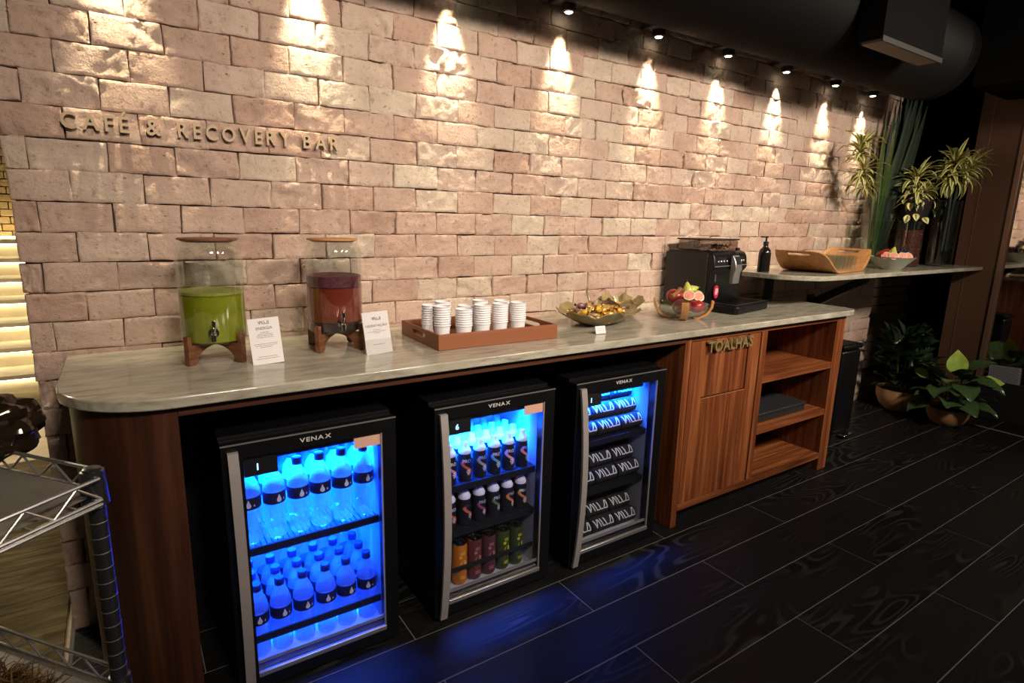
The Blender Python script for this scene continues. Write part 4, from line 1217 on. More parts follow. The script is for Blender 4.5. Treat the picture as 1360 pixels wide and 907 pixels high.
half_fig((bx_-0.030, by_-0.055, T+0.116), 0.027, (0.95, 0, -0.9), 'halved fig facing the room on the left of the fruit heap')
half_fig((bx_+0.030, by_-0.062, T+0.108), 0.026, (0.95, 0.1, -0.55), 'halved fig leaning on the pears in the fruit bowl')
o = thing('cinnamon_stick', 'brown cinnamon stick lying across the left of the fruit heap', 'spice', (bx_-0.062, by_-0.005, T+0.116))
obj('bark', MB().tube([(-0.042, -0.010, -0.008), (0.0, 0.0, 0.004), (0.040, 0.010, 0.022)], 0.0105, 10), mat('cinnamon', (0.25, 0.09, 0.035), 0.6, bump=0.5), o)

# ---- coffee machine
cm = thing('coffee_machine', 'black bean to cup coffee machine with a silver spout panel', 'coffee machine', (2.475, -0.300, T), math.radians(10))
W_ = 0.362
# body in profile (y forward negative): side outline
side = [(0.27, 0.010), (0.27, 0.285), (0.255, 0.302), (0.03, 0.302), (0.008, 0.293), (-0.004, 0.275), (-0.012, 0.215), (0.010, 0.190), (0.020, 0.075), (0.020, 0.010)]
obj('body', MB().prism(side, 0.0, W_, axis='x'), 'fridge_black', cm, bev=0.006, seg=3)
obj('side_cover', MB().box(-0.004, 0.03, 0.012, -0.0002, 0.268, 0.292), mat('matte_black', (0.012, 0.011, 0.011), 0.55), cm, bev=0.0015)
obj('base', MB().prism([(0.0, -0.135), (0.012, -0.150), (W_-0.012, -0.150), (W_, -0.135), (W_, 0.019), (0.0, 0.019)], 0.001, 0.040), 'fridge_black', cm, bev=0.006, seg=3)
obj('drip_tray', MB().box(0.014, -0.138, 0.0405, W_-0.012, 0.012, 0.047), 'rail_black', cm, bev=0.003)
mb = MB()
for k in range(12): mb.box(0.03+0.024*k, -0.128, 0.0472, 0.042+0.024*k, 0.004, 0.0486)
obj('drip_grille', mb, 'fridge_black', cm)
sp_ = obj('spout_panel', MB().prism([(-0.020, 0.278), (-0.020, 0.225), (-0.016, 0.190), (-0.018, 0.135), (-0.042, 0.135), (-0.046, 0.190), (-0.054, 0.210), (-0.046, 0.250), (-0.028, 0.284)], 0.150, 0.218, axis='x'), 'trim_metal', cm, bev=0.006, seg=3)
obj('screen', MB().prism([(-0.0505, 0.236), (-0.0405, 0.2755), (-0.0385, 0.2745), (-0.0485, 0.235)], 0.160, 0.208, axis='x'), 'rail_black', sp_)
mb = MB()
for k in range(4):
    mb.ball((0.030+0.030*k, -0.014, 0.252), (0.0062, 0.003, 0.0062), 10, 6); mb.ball((0.236+0.024*k, -0.014, 0.252), (0.0062, 0.003, 0.0062), 10, 6)
obj('buttons', mb, 'trim_metal', cm)
obj('chrome_line', MB().box(0.004, -0.0150, 0.226, W_-0.004, -0.0095, 0.230), 'trim_metal', cm)
obj('water_mark', MB().box(0.052, 0.006, 0.148, 0.056, 0.0125, 0.185), 'trim_metal', cm)
stk = obj('sticker', MB().prism([(0.075+0.024*math.cos(2*PI*k/18), 0.095+0.034*math.sin(2*PI*k/18)) for k in range(18)], 0.006, 0.0112, axis='y'), mat('red_sticker', (0.50, 0.02, 0.06), 0.45), cm)
mb = MB()
for dz, hw in ((0.012, .012), (0.004, .015), (-0.004, .015), (-0.012, .011)): mb.box(0.075-hw, 0.0050, 0.095+dz, 0.075+hw, 0.0058, 0.099+dz)
obj('sticker_print', mb, 'white_print', stk)
obj('hopper', MB().prism([(0.015, 0.02), (0.30, 0.02), (0.30, 0.215), (0.015, 0.215)], 0.3025, 0.356), glass_mat('smoky_hopper', (0.62, 0.57, 0.55), 0.10, 0.7), cm, bev=0.008)
obj('hopper_lid', MB().box(0.010, 0.015, 0.3565, 0.305, 0.22, 0.3635), 'fridge_black', cm, bev=0.003)
beans = MB()
for k in range(260):
    p_ = (rs.uniform(0.10, 0.28), rs.uniform(0.04, 0.19), 0.309+rs.uniform(0, 0.022)); beans.ball(p_, (0.0055, 0.004, 0.0032), 6, 4)
MT['beans'] = mat('coffee_beans', (0.075, 0.028, 0.015), 0.35, var=0.4, vscale=120)
tag(obj('beans', beans, 'beans', cm), kind='stuff')
obj('hopper_knob', MB().lathe([(0.012, 0.3025), (0.012, 0.316), (0.010, 0.318)], 14, cx=0.265, cy=0.005), 'rail_black', cm)

# ================================================================== HIGH SHELF
SZ = 1.10
so = [(2.93, -0.004), (2.93, -0.26)] + arc(2.93+0.24, -0.54+0.24, 0.24, 190, 270, 14) + [(5.249, -0.54), (5.249, -0.36), (4.86, -0.004)]
tag(obj('high_shelf', MB().prism(so, 1.074, SZ), 'stone', bev=0.003, seg=2), 'raised stone shelf with rounded end carrying vases, bowl and wooden tray', 'shelf')
br = thing('shelf_bracket', 'black flat steel upright holding the high shelf over the worktop end', 'bracket', (3.29, -0.10, 0))
obj('upright', MB().box(-0.045, -0.004, H+0.0008, 0.045, 0.004, 1.0735), 'rail_black', br)
br2 = thing('shelf_brace', 'black diagonal steel brace under the high shelf beyond the worktop', 'bracket', (3.95, 0, 0))
mb = MB(); mb.prism([(-0.012, 0.800), (-0.012, 0.868), (-0.36, 1.070), (-0.36, 1.018)], -0.018, 0.018, axis='x')
obj('strut', mb, 'rail_black', br2)
obj('plate', MB().box(-0.04, -0.011, 0.76, 0.04, -0.004, 0.90), 'rail_black', br2)
S = SZ+0.0005
# soap bottle
sb = thing('soap_dispenser', 'black pump soap bottle on the high shelf end', 'soap bottle', (3.02, -0.225, S), 0.4)
obj('bottle', MB().lathe([(0.030, 0.0), (0.033, 0.003), (0.033, 0.105), (0.029, 0.122), (0.015, 0.138), (0.013, 0.143), (0.013, 0.150)], 24), mat('black_glass', (0.010, 0.009, 0.008), 0.12), sb)
pu = obj('pump', MB().lathe([(0.0145, 0.1505), (0.0145, 0.168), (0.006, 0.170), (0.005, 0.170), (0.005, 0.190)], 16), 'rail_black', sb)
obj('nozzle', MB().box(-0.011, -0.011, 0.1905, 0.011, 0.030, 0.198), 'rail_black', pu, bev=0.002)
mb = MB()
for z0, hw in ((0.088, .25), (0.060, .35), (0.055, .3), (0.040, .2)):
    o = len(mb.v)
    for k in range(5):
        a = math.radians(-60)-hw+2*hw*k/4
        for dz in (0, 0.003): mb.v.append((0.0334*math.cos(a), 0.0334*math.sin(a), z0+dz))
    for k in range(4): mb.f.append([o+2*k, o+2*k+2, o+2*k+3, o+2*k+1]); mb.m.append(0)
obj('small_print', mb, 'white_print', sb)

# bent plywood tray with glasses
wt = thing('plywood_tray', 'bent honey coloured plywood tray with handle slots on the high shelf', 'tray', (3.54, -0.285, S), math.radians(8))
mb = MB(); NX, NY = 56, 22; LX, LY = 0.43, 0.155
def tz(x):
    u = max(0, (abs(x)-0.17)/0.26); return 0.118*(u*u*(3-2*u)) if u < 1 else 0.118
for i in range(NX+1):
    for j in range(NY+1):
        x = -LX+2*LX*i/NX; u = max(0, (abs(x)-0.22)/0.21)
        hw = LY*(1-0.30*u**2.5)
        y = -hw+2*hw*j/NY
        mb.v.append((x, y, tz(x)+0.0085))
for i in range(NX):
    for j in range(NY):
        xm = abs(-LX+2*LX*(i+.5)/NX); ym = -1+2*(j+.5)/NY
        if 0.350 < xm < 0.386 and abs(ym) < 0.46: continue
        a = i*(NY+1)+j; mb.f.append([a, a+NY+1, a+NY+2, a+1]); mb.m.append(0)
o = obj('tray_sheet', mb, 'ply', wt, angle=60)
sd = o.modifiers.new('solid', 'SOLIDIFY'); sd.thickness = 0.0075; sd.offset = -1
tg = thing('glass_tumbler', 'tumbler', 'glass', (0, 0, 0), 0, 'tumblers on the plywood tray')
obj('wall', MB().lathe([(0.0, 0.0), (0.024, 0.0), (0.030, 0.082), (0.0285, 0.082), (0.0228, 0.008), (0.0, 0.007)], 20, cap0=False, cap1=False), 'glass', tg)
k = 0
for r in range(4):
    for c in range(6):
        lx, ly = -0.155+0.064*c, -0.100+0.066*r
        a = math.radians(8); x = 3.54+lx*math.cos(a)-ly*math.sin(a); y = -0.285+lx*math.sin(a)+ly*math.cos(a)
        put(tg, k == 0, (x, y, S+0.009), 0, 'clear glass tumbler, %s from left in the %s row on the plywood tray' % (ORD[c], ROW[r] if r < 3 else 'back')); k += 1

# grey bowl of figs and grapes
MT['celadon'] = mat('celadon', (0.36, 0.37, 0.31), 0.3)
gb = thing('fruit_dish', 'wide pale grey green dish of figs and dark grapes on the high shelf', 'bowl', (4.13, -0.40, S))
obj('dish', MB().lathe([(0.0, 0.0), (0.06, 0.0), (0.064, 0.004), (0.135, 0.080), (0.131, 0.080), (0.060, 0.009), (0.0, 0.008)], 36, cap0=False, cap1=False), 'celadon', gb)
gx, gy = 4.13, -0.40
for k, (dx, dy, dz, rz) in enumerate(((-0.112, -0.015, 0.090, -0.9), (-0.100, -0.055, 0.090, -0.7), (-0.062, -0.090, 0.090, -0.5), (-0.012, -0.104, 0.090, -0.3))):
    half_fig((gx+dx, gy+dy, S+dz), 0.027, (1.0, 0.1*k-0.1, rz-0.3), 'pink halved fig, %s from the left along the rim of the pale dish' % ORD[k])
apple((gx-0.090, gy+0.020, S+0.092), 0.030, 'red fruit at the left of the pale dish on the high shelf')
apple((gx+0.030, gy+0.045, S+0.098), 0.033, 'red fruit at the back of the pale dish on the high shelf')
pear((gx-0.02, gy-0.01, S+0.100), 0.026, 'small green pear in the middle of the pale dish', (0.3, -0.3, 0))
gp = thing('grape_bunch', 'bunch of dark grapes hanging over the right of the pale dish', 'grapes', (gx+0.085, gy-0.015, S+0.092))
rs = random.Random(5)
gm = MB().ball((0, 0, 0), 0.0105, 10, 7).mesh('grape', mat('dark_grape', (0.012, 0.012, 0.03), 0.3))
for k in range(42):
    a = rs.uniform(0, 6.28); u = rs.random()**.5
    link('grape', gm, gp, (0.062*u*math.cos(a), 0.060*u*math.sin(a), 0.004+0.034*(1-u)+rs.uniform(-.004, .008)))
obj('stem', MB().tube([(0, 0, 0.03), (0.004, 0, 0.055)], 0.002, 6), 'stemw', gp)

# ---- leaves
def strap_leaf(L, wd, bend, twist=0.0, n=9, fold=0.25, tipw=0.05, base=0.35):
    """strap shaped leaf from the origin, growing along +z and arching towards +x"""
    mb = MB()
    p = Vector((0, 0, 0)); a = 0.0; rows = []
    for i in range(n+1):
        u = i/n
        rows.append((p.copy(), a, u))
        a = bend*u**1.3
        p = p+Vector((math.sin(a), 0, math.cos(a)))*L/n
    for q, a, u in rows:
        wv = wd*(base+(1-base)*min(1, u/0.35))*(1-max(0, (u-0.35)/0.65)**2*(1-tipw))/2
        nx = Vector((math.cos(a), 0, -math.sin(a)))
        tw = twist*u
        for s, tv in ((-1, 1.0), (-0.5, 0.35), (0, 0.0), (0.5, 0.35), (1, 1.0)):
            off = Vector((0, 1, 0))*s*wv*math.cos(tw)+nx*(s*wv*math.sin(tw)+abs(s)*wv*fold)
            mb.v.append(tuple(q+off)); mb.t[len(mb.v)-1] = tv
    for i in range(n):
        for k in range(4): mb.f.append([i*5+k, i*5+k+1, i*5+k+6, i*5+k+5]); mb.m.append(0)
    return mb
def oval_leaf(L, wd, droop, fold=0.15, wave=0.0, n=8, stripes=False, stalk=0.02):
    mb = MB(); a = 0.0; p = Vector((0, 0, 0)); rows = []
    for i in range(n+1):
        u = i/n; rows.append((p.copy(), a, u)); a = droop*u; p = p+Vector((math.cos(a), 0, -math.sin(a)))*L/n
    for q, a, u in rows:
        wv = wd/2*max(0.03, math.sin(PI*min(1, u*0.97+0.03)**0.85))
        up = Vector((math.sin(a), 0, math.cos(a)))
        for s in (-1, -0.66, -0.33, 0, 0.33, 0.66, 1):
            z = abs(s)*wv*fold+wave*math.sin(u*14+s*2)*abs(s)
            mb.v.append(tuple(q+Vector((0, s*wv, 0))+up*z))
            mb.t[len(mb.v)-1] = (0.0 if s == 0 else (0.9 if i % 2 else 0.15)) if stripes else abs(s)
    for i in range(n):
        for k in range(6): mb.f.append([i*7+k, i*7+k+1, i*7+k+8, i*7+k+7]); mb.m.append(0)
    return mb
MT['drac'] = leaf_mat('variegated_leaf', (0.11, 0.17, 0.025), (0.76, 0.68, 0.27), 0.42, 0.12, 0.45)
MT['strap'] = leaf_mat('green_strap_leaf', (0.035, 0.085, 0.018), (0.06, 0.13, 0.025), 0.35)
MT['darkleaf'] = leaf_mat('dark_palm_leaf', (0.010, 0.020, 0.009), (0.015, 0.028, 0.011), 0.55, spec=0.25)
MT['stalk'] = mat('green_stalk', (0.05, 0.075, 0.02), 0.5)
MT['bush'] = leaf_mat('bush_leaf', (0.022, 0.045, 0.016), (0.015, 0.032, 0.012), 0.3)
MT['calathea'] = leaf_mat('dark_ribbed_leaf', (0.055, 0.105, 0.035), (0.012, 0.032, 0.014), 0.3, 0.1, 0.6)
MT['calathea_new'] = leaf_mat('bright_ribbed_leaf', (0.40, 0.56, 0.10), (0.10, 0.25, 0.02), 0.35, 0.1, 0.6)
dleaves = [strap_leaf(L*0.95, 0.029, b, 0.3, 7, 0.25, 0.06, 0.5).mesh('leaf', 'drac') for L, b in ((0.13, 0.9), (0.16, 1.2), (0.18, 1.6), (0.20, 2.0), (0.15, 0.5), (0.12, 1.8))]
def rosette(t, x, y, z, n, scale, seed, lean=(0, 0, 1), up=0.0):
    """leaves radiating from a growing tip"""
    rs = random.Random(seed); ax = Vector(lean).normalized(); q = Vector((0, 0, 1)).rotation_difference(ax)
    for k in range(n):
        az = k*2.39996+rs.uniform(-.2, .2); el = 0.25+1.55*(k/n)**0.8+up
        d = q @ Vector((math.sin(el)*math.cos(az), math.sin(el)*math.sin(az), math.cos(el)))
        zr = d.to_track_quat('Z', 'X').to_matrix().to_4x4()
        # turn so that the arch droops downwards
        loc = Vector((x, y, z))-ax*0.055*scale*(k/n)
        xa = Vector((0, 0, -1))-d*(-d.z); 
        if xa.length < 1e-3: xa = Vector((1, 0, 0))
        xa.normalize(); ya = d.cross(xa)
        Mx = Matrix((xa, ya, d)).transposed().to_4x4()
        o = link('leaf', dleaves[rs.randrange(len(dleaves))], t)
        s = scale*rs.uniform(0.85, 1.15)
        o.matrix_local = Matrix.Translation(loc) @ Mx @ Matrix.Scale(s, 4)

# ---- vases
def vase(name, label, x, y, r0, r1, h, cat='vase'):
    t = thing(name, label, cat, (x, y, S))
    obj('glass', MB().lathe([(0.0, 0.0), (r0, 0.0), (r0+0.002, 0.01), (r1, h), (r1-0.004, h), (r0-0.003, 0.014), (0.0, 0.012)], 36, cap0=False, cap1=False), 'glass', t)
    return t
v1 = vase('glass_vase', 'tall clear vase of green strap leaves nearest the plywood tray', 4.36, -0.17, 0.080, 0.098, 0.47)
MT['water'] = glass_mat('vase_water', (0.82, 0.90, 0.80), 0.06, 0.5)
obj('water', MB().lathe([(0.074, 0.0135), (0.088, 0.30), (0.001, 0.301)], 30, cap0=True, cap1=False), 'water', v1)
rs = random.Random(8)
fo = thing('leaf_spray', 'tall strap leaves and a broad dark palm leaf in the vase by the bricks', 'foliage', (4.36, -0.17, S+0.016))
for L, wd, b, az, dx, dy, m in ((0.90, 0.045, 0.10, 2.6, -0.03, 0.0, 'strap'), (0.98, 0.040, 0.05, 0.6, 0.00, 0.02, 'strap'), (0.86, 0.020, 0.22, 2.8, -0.05, 0.0, 'strap'), (1.00, 0.048, 0.12, 0.1, 0.01, 0.0, 'strap'),
                                (0.75, 0.030, 0.5, 3.9, -0.02, -0.02, 'strap')):
    o = obj('strap_leaf', strap_leaf(L, wd, b, 0.4, 12, 0.15), m, fo, (dx, dy, 0), (0, 0, az))
    o.rotation_euler = (0, rs.uniform(-0.02, 0.05), az)
def palm_leaf(t, dx, dy, az, L, n, wd, lean):
    mb = MB()
    for k in range(n):
        f = (k/(n-1)-.5)*2
        lf = strap_leaf(L*(1-0.10*abs(f)), wd, 0.10+0.03*abs(f), 0.1, 9, 0.12)
        Mx = Matrix.Rotation(f*0.085, 4, 'Y') @ Matrix.Translation((f*0.012, 0.004*(k % 2), 0)) @ Matrix.Rotation(PI/2, 4, 'Z')
        s0 = len(mb.v); mb.add([tuple(Mx @ Vector(v)) for v in lf.v], lf.f)
        for i in range(len(lf.v)): mb.t[s0+i] = lf.t[i]
    o = obj('palm_leaf', mb, 'darkleaf', t, (dx, dy, 0)); o.rotation_euler = lean
    return o
palm_leaf(fo, 0.02, -0.015, 0, 1.30, 5, 0.064, (-0.10, 0.235, -0.45))
palm_leaf(fo, 0.03, 0.015, 0, 1.18, 3, 0.060, (-0.02, 0.17, -0.45))
dr1 = thing('dracaena_cutting', 'yellow edged dracaena cutting in the vase against the lit bricks', 'foliage', (4.29, -0.18, S+0.02))
obj('stem', MB().tube([(0, 0, 0), (-0.06, 0, 0.42), (-0.26, -0.02, 0.60), (-0.37, -0.03, 0.73)], [0.006, 0.006, 0.005, 0.004], 7), 'stalk', dr1)
rosette(dr1, -0.36, -0.03, 0.73, 36, 1.0, 3)
rosette(dr1, -0.29, -0.03, 0.61, 26, 0.95, 4, (0.1, -0.2, 1), 0.3)
rosette(dr1, -0.22, -0.03, 0.53, 20, 0.85, 14, (0.3, -0.3, 0.8), 0.3)
bj = thing('bean_jar', 'clear glass cylinder of coffee beans with dark cloth ring on top', 'jar', (4.60, -0.29, S))
obj('glass', MB().lathe([(0.0, 0.0), (0.082, 0.0), (0.082, 0.31), (0.079, 0.31), (0.079, 0.006), (0.0, 0.006)], 32, cap0=False, cap1=False), 'glass', bj)
mb = MB().lathe([(0.070, 0.0075), (0.070, 0.245)], 20); rs = random.Random(2)
for k in range(900):
    a = rs.uniform(-2.9, 0.6); z = rs.uniform(0.012, 0.25); R = rs.uniform(0.069, 0.0725)
    c0 = len(mb.v); mb.ball((0, 0, 0), (0.0062, 0.0034, 0.0046), 6, 4)
    mb.xform(Matrix.Translation((R*math.cos(a), R*math.sin(a), z)) @ Matrix.Rotation(a+PI/2, 4, 'Z') @ Matrix.Rotation(rs.uniform(0, 3), 4, 'Y'), c0)
tag(obj('beans', mb, mat('red_brown_beans', (0.115, 0.030, 0.020), 0.35, var=0.5, vscale=90), bj), kind='stuff')
bp = thing('black_planter', 'black tapered pot of variegated leaves standing on the bean jar', 'pot', (4.60, -0.29, S+0.3105))
obj('pot', MB().lathe([(0.0, 0.0), (0.078, 0.0), (0.082, 0.01), (0.112, 0.145), (0.106, 0.145), (0.095, 0.12), (0.0, 0.12)], 32, cap0=False, cap1=False), mat('black_pot', (0.012, 0.010, 0.010), 0.5), bp)
rosette(bp, -0.03, 0.0, 0.30, 34, 1.1, 31, (-0.25, -0.1, 1))
rosette(bp, -0.07, -0.03, 0.20, 24, 0.9, 32, (-0.5, -0.4, 0.8), 0.2)
rosette(bp, 0.07, -0.03, 0.22, 24, 0.95, 33, (0.5, -0.4, 0.8), 0.2)
obj('stem', MB().tube([(0, 0, 0.121), (-0.03, 0, 0.29)], 0.008, 7), 'stalk', bp)
obj('stem', MB().tube([(0.01, 0, 0.121), (0.07, -0.03, 0.21)], 0.006, 7), 'stalk', bp)
il = [oval_leaf(0.07, 0.045, 0.7, 0.2).mesh('small_leaf', 'bush'), oval_leaf(0.06, 0.04, 1.0, 0.2).mesh('small_leaf', 'drac')]
rs = random.Random(77)
for k in range(34):
    a = rs.uniform(-PI, PI); z = rs.uniform(0.02, 0.16)
    o = link('trailing_leaf', il[k % 2], bp, (0.100*math.cos(a), 0.100*math.sin(a), z)); o.rotation_euler = (rs.uniform(-.4, .4), rs.uniform(0.2, 1.1), a+rs.uniform(-.5, .5))
v3 = vase('glass_vase', 'clear vase of green water and dark stems nearest the brown pier', 4.93, -0.37, 0.078, 0.084, 0.46)
MT['green_water'] = glass_mat('green_water', (0.42, 0.52, 0.25), 0.05, 0.5)
obj('water', MB().lathe([(0.072, 0.0135), (0.074, 0.11), (0.001, 0.111)], 30, cap0=True, cap1=False), 'green_water', v3)
dr2 = thing('dracaena_bunch', 'big bunch of yellow edged dracaena arching in front of the brown pier', 'foliage', (4.93, -0.37, S+0.016))
for dx, dy in ((-0.02, 0), (0.02, 0.01), (0, -0.025), (0.03, -0.02), (-0.035, -0.015)):
    obj('stem', MB().tube([(dx, dy, 0), (dx*0.6, dy, 0.35), (dx*1.6, dy*1.5, 0.66)], [0.011, 0.010, 0.007], 7), mat('dark_stem', (0.012, 0.022, 0.010), 0.5) if dx < -0.03 else 'darkleaf', dr2)
rosette(dr2, -0.09, -0.03, 0.70, 40, 1.15, 51, (-0.35, -0.2, 1))
rosette(dr2, 0.04, -0.06, 0.66, 40, 1.15, 52, (0.25, -0.6, 0.8))
rosette(dr2, 0.10, -0.03, 0.70, 34, 1.15, 53, (0.6, -0.2, 0.8))
rosette(dr2, -0.15, -0.05, 0.62, 28, 1.0, 54, (-0.6, -0.4, 0.6), 0.2)

# ---- floor plants
MT['woodpot'] = wood_mat('carved_wood_pot', (0.26, 0.13, 0.055), (0.46, 0.25, 0.11), (0.58, 0.35, 0.17), 'z', 0.55, 0.5)
MT['soil'] = mat('soil', (0.015, 0.010, 0.007), 0.95, bump=0.8)
def pot(label, x, y, r, h, cat='potted plant', name='potted_bush'):
    t = thing(name, label, cat, (x, y, 0.0003))
    obj('pot', MB().lathe([(0.0, 0.0), (r*0.55, 0.0), (r*0.80, h*0.22), (r*0.97, h*0.6), (r, h*0.85), (r*0.98, h), (r*0.92, h), (r*0.92, h*0.82), (0.0, h*0.82)], 36, cap0=False, cap1=False), 'woodpot', t)
    obj('soil', MB().lathe([(r*0.91, h*0.825), (r*0.5, h*0.88), (0.001, h*0.89)], 28, cap0=False), 'soil', t)
    return t
p1 = pot('round wooden pot with a dense dark glossy bush under the high shelf', 4.87, -0.285, 0.158, 0.165)
bl = [oval_leaf(0.125, 0.080, dr, 0.22).mesh('leaf', 'bush') for dr in (0.3, 0.6, 0.9)]
rs = random.Random(15)
for k in range(9):
    a = rs.uniform(0, 6.28); e = rs.uniform(0.02, 0.11)
    obj('stem', MB().tube([(e*0.4*math.cos(a), e*0.4*math.sin(a), 0.14), (e*math.cos(a), e*math.sin(a), 0.34), (e*1.3*math.cos(a), e*1.3*math.sin(a), 0.52)], [0.006, 0.005, 0.003], 6), 'stalk', p1)
for k in range(150):
    a = rs.uniform(0, 2*PI); z = rs.uniform(0.20, 0.60); R = 0.17*math.sqrt(max(0.05, 1-((z-0.38)/0.26)**2))*rs.uniform(0.35, 1.0)
    o = link('leaf', bl[k % 3], p1, (R*math.cos(a), R*math.sin(a), z)); o.rotation_euler = (rs.uniform(-.5, .5), -0.75+rs.uniform(-.45, .5)-(z-0.38)*1.3, a+rs.uniform(-.5, .5))
    o.scale = (rs.uniform(.7, 1.1),)*3
p2 = pot('smaller wooden pot with broad ribbed dark leaves and one bright new leaf', 4.80, -0.635, 0.130, 0.125, name='potted_calathea')
cl = [oval_leaf(0.21, 0.155, dr, 0.14, 0.004, 14, True).mesh('leaf', 'calathea') for dr in (0.5, 0.9, 1.2)]
nl = oval_leaf(0.17, 0.12, 0.25, 0.14, 0.003, 14, True).mesh('bright_leaf', 'calathea_new')
rs = random.Random(33)
for k in range(34):
    a = k*2.39996+rs.uniform(-.2, .2); z = 0.15+0.24*(k/34)+rs.uniform(-.02, .03); R = 0.05+0.06*rs.random()
    o = link('leaf', cl[k % 3], p2, (R*math.cos(a), R*math.sin(a), z)); o.rotation_euler = (rs.uniform(-.3, .3), -0.15-0.5*(k/34)+rs.uniform(-.25, .25), a); o.scale = (rs.uniform(.8, 1.1),)*3
    obj('stalk', MB().tube([(0.02*math.cos(a), 0.02*math.sin(a), 0.10), (R*math.cos(a), R*math.sin(a), z)], 0.0028, 5), 'stalk', p2)
# bright new leaves: one stands upright facing the room, two smaller ones beside it
for (dx, dy, dz, ax, nz, s) in ((-0.03, -0.02, 0.37, (-0.10, 0.05, 1.0), (-0.88, -0.45, 0.15), 1.05), (-0.13, 0.11, 0.34, (-0.3, 0.5, 0.35), (-0.6, -0.4, 0.7), 0.62), (0.06, -0.13, 0.335, (0.5, -0.75, 0.10), (-0.5, -0.3, 0.8), 0.85)):
    xa = Vector(ax).normalized(); za = Vector(nz); za = (za-xa*za.dot(xa)).normalized(); ya = za.cross(xa)
    o = link('bright_leaf', nl, p2)
    o.matrix_local = Matrix.Translation((dx, dy, dz)) @ Matrix((xa, ya, za)).transposed().to_4x4() @ Matrix.Scale(s, 4)
    obj('stalk', MB().tube([(0, 0, 0.10), (dx*0.6, dy*0.6, dz*0.7), (dx, dy, dz)], 0.003, 5), 'stalk', p2)

# ---- perforated plate fixed at the foot of the mirror
pg = thing('perforated_plate', 'pale perforated square plate low on the dark mirror wall', 'plate', (RX+0.004, -0.785, 0.335))
pm = MB()
pm.box(-0.0035, -0.092, -0.066, -0.0005, 0.092, 0.066)
obj('plate', pm, mat('pale_plate', (0.36, 0.35, 0.36), 0.5, 0.2), pg, rot=(math.radians(-3), 0, 0))
mb = MB()
for i in range(13):
    for j in range(10):
        y, z = -0.080+0.0133*i+(0.0066 if j % 2 else 0), -0.056+0.0124*j
        mb.box(-0.0042, y-0.0032, z-0.0032, -0.0034, y+0.0032, z+0.0032)
obj('holes', mb, 'rail_black', pg, rot=(math.radians(-3), 0, 0))

# ================================================================== WIRE RACK IN THE FRONT LEFT CORNER
MT['rack_chrome'] = mat('rack_chrome', (0.80, 0.79, 0.77), 0.26, 0.9)
MT['rack_post'] = mat('rack_post', (0.10, 0.10, 0.105), 0.28, 0.85)
rack = thing('wire_rack', 'chrome wire shelving rack with truss edges standing by the curved counter end', 'rack', (-0.040, -1.165, 0.0), math.radians(38.5))
RL, RD = 0.90, 0.46
for (px, py) in ((-0.018, 0.018), (-RL+0.018, 0.018), (-0.018, RD-0.018), (-RL+0.018, RD-0.018)):
    po = obj('post', MB().lathe([(0.0122, 0.0), (0.0122, 0.980), (0.009, 0.9815)], 18, cx=px, cy=py), 'rack_post', rack)
    mb = MB()
    for k in range(38):
        z = 0.03+0.0254*k; mb.lathe([(0.0124, z), (0.0127, z+0.0008), (0.0124, z+0.0016)], 16, cx=px, cy=py, cap0=False, cap1=False)
    obj('groove_rings', mb, 'rack_chrome', po)
def rack_shelf(z):
    top, low = z, z-0.034
    sh = None
    mb = MB(); r = 0.0031
    P = [(0, 0), (-RL, 0), (-RL, RD), (0, RD)]
    for k in range(4):
        a, b_ = Vector((*P[k], 0)), Vector((*P[(k+1) % 4], 0)); d = (b_-a).normalized(); a2, b2 = a+d*0.022, b_-d*0.022
        for zz in (top, low, low-0.007): mb.tube([(a2.x, a2.y, zz), (b2.x, b2.y, zz)], r, 8)
        L = (b2-a2).length; n = int(L/0.034); pts = []
        for i in range(n+1):
            q = a2+d*L*i/n; pts.append((q.x, q.y, top-0.002 if i % 2 else low+0.002))
        mb.tube(pts, 0.0021, 6)
    sh = obj('shelf_frame', mb, 'rack_chrome', rack)
    mb = MB()
    for k in range(1, 30): mb.tube([(-RL*k/30, 0.0, low+0.003), (-RL*k/30, RD, low+0.003)], 0.0017, 6)
    obj('cross_wires', mb, 'rack_chrome', sh)
    for (px, py) in ((-0.018, 0.018), (-RL+0.018, 0.018), (-0.018, RD-0.018), (-RL+0.018, RD-0.018)):
        obj('corner_collar', MB().lathe([(0.0165, low-0.012), (0.0185, low-0.010), (0.0160, top+0.008), (0.0145, top+0.009)], 18, cx=px, cy=py), 'rack_post', sh)
for z in (0.968, 0.612, 0.22): rack_shelf(z)
MT['liner_sheet'] = mat('grey_plastic_sheet', (0.17, 0.155, 0.13), 0.35)
def on_rack(x, y):
    a = math.radians(38.5); return (-0.040+x*math.cos(a)-y*math.sin(a), -1.165+x*math.sin(a)+y*math.cos(a))
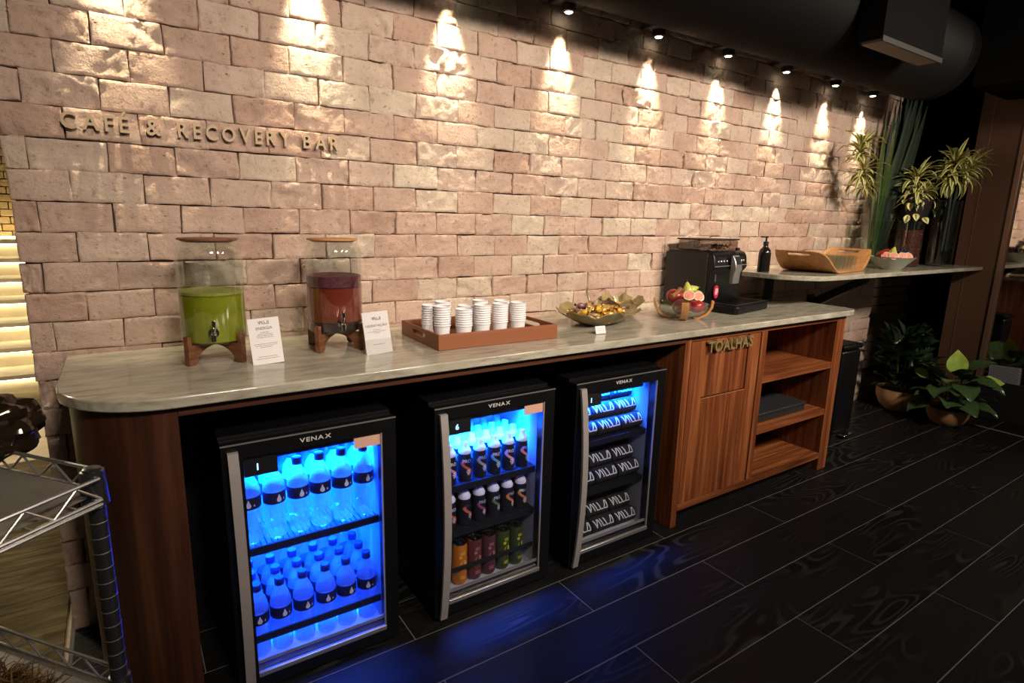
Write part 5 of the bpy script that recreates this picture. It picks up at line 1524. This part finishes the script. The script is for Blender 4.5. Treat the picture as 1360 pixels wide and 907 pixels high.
for z, nm in ((0.968, 'top'), (0.612, 'second')):
    ln = thing('shelf_liner', 'grey plastic sheet lying on the %s level of the wire rack' % nm, 'shelf liner', (-0.040, -1.165, z-0.0288), math.radians(38.5))
    obj('sheet', MB().box(-RL+0.03, 0.012, 0, -0.012, RD-0.012, 0.0022), 'liner_sheet', ln)
# crumpled dark glossy ornament on the top level
cx, cy = -0.205, -0.955
orn = thing('crumpled_ornament', 'crumpled dark glossy foil like ornament on top of the wire rack', 'ornament', (cx, cy, 0.968-0.0262))
def crum(p):
    return 1+0.28*noise.noise(p*2.3+Vector((3, 1, 7)))+0.16*abs(noise.noise(p*5.1))
mb = MB().ball((0, 0, 0.050), (0.066, 0.060, 0.050), 36, 24, fn=crum)
lo = min(v[2] for v in mb.v)
mb.v = [(x, y, z-lo) for x, y, z in mb.v]
obj('crumpled_shell', mb, mat('dark_glossy_brown', (0.035, 0.022, 0.012), 0.10, 0.55), orn, angle=24)
# dried moss on the second level
rs = random.Random(9); mb = MB()
for k in range(2600):
    while True:
        x, y = rs.uniform(-0.30, -0.04), rs.uniform(0.0, 0.34)
        h = 1-((x+0.19)/0.15)**2-((y-0.17)/0.19)**2
        if h > 0: break
    z = 0.0020+0.070*h*rs.random()
    a, e, L = rs.uniform(0, 6.28), rs.uniform(-.3, .9), rs.uniform(0.02, 0.05)
    p = Vector((x, y, z)); pts = [p]
    for i in range(3):
        p = p+Vector((math.cos(a)*math.cos(e), math.sin(a)*math.cos(e), math.sin(e)))*L/3; a += rs.uniform(-.9, .9); e += rs.uniform(-.8, .5); p.z = max(p.z, 0.002); pts.append(p)
    s0 = len(mb.v); mb.tube(pts, [0.0013, 0.0012, 0.0010, 0.0004], 3, caps=False); t = rs.random()
    for i in range(s0, len(mb.v)): mb.t[i] = t
MT['moss'] = leaf_mat('dried_moss', (0.055, 0.030, 0.010), (0.19, 0.10, 0.035), 0.8, 0.1, 0.9, 0.2)
mo = obj('dried_moss', mb, 'moss', None, (-0.040, -1.165, 0.612-0.0262), (0, 0, math.radians(38.5)))
tag(mo, 'tangle of dried brown moss lying on the second level of the wire rack', 'moss', None, 'stuff')
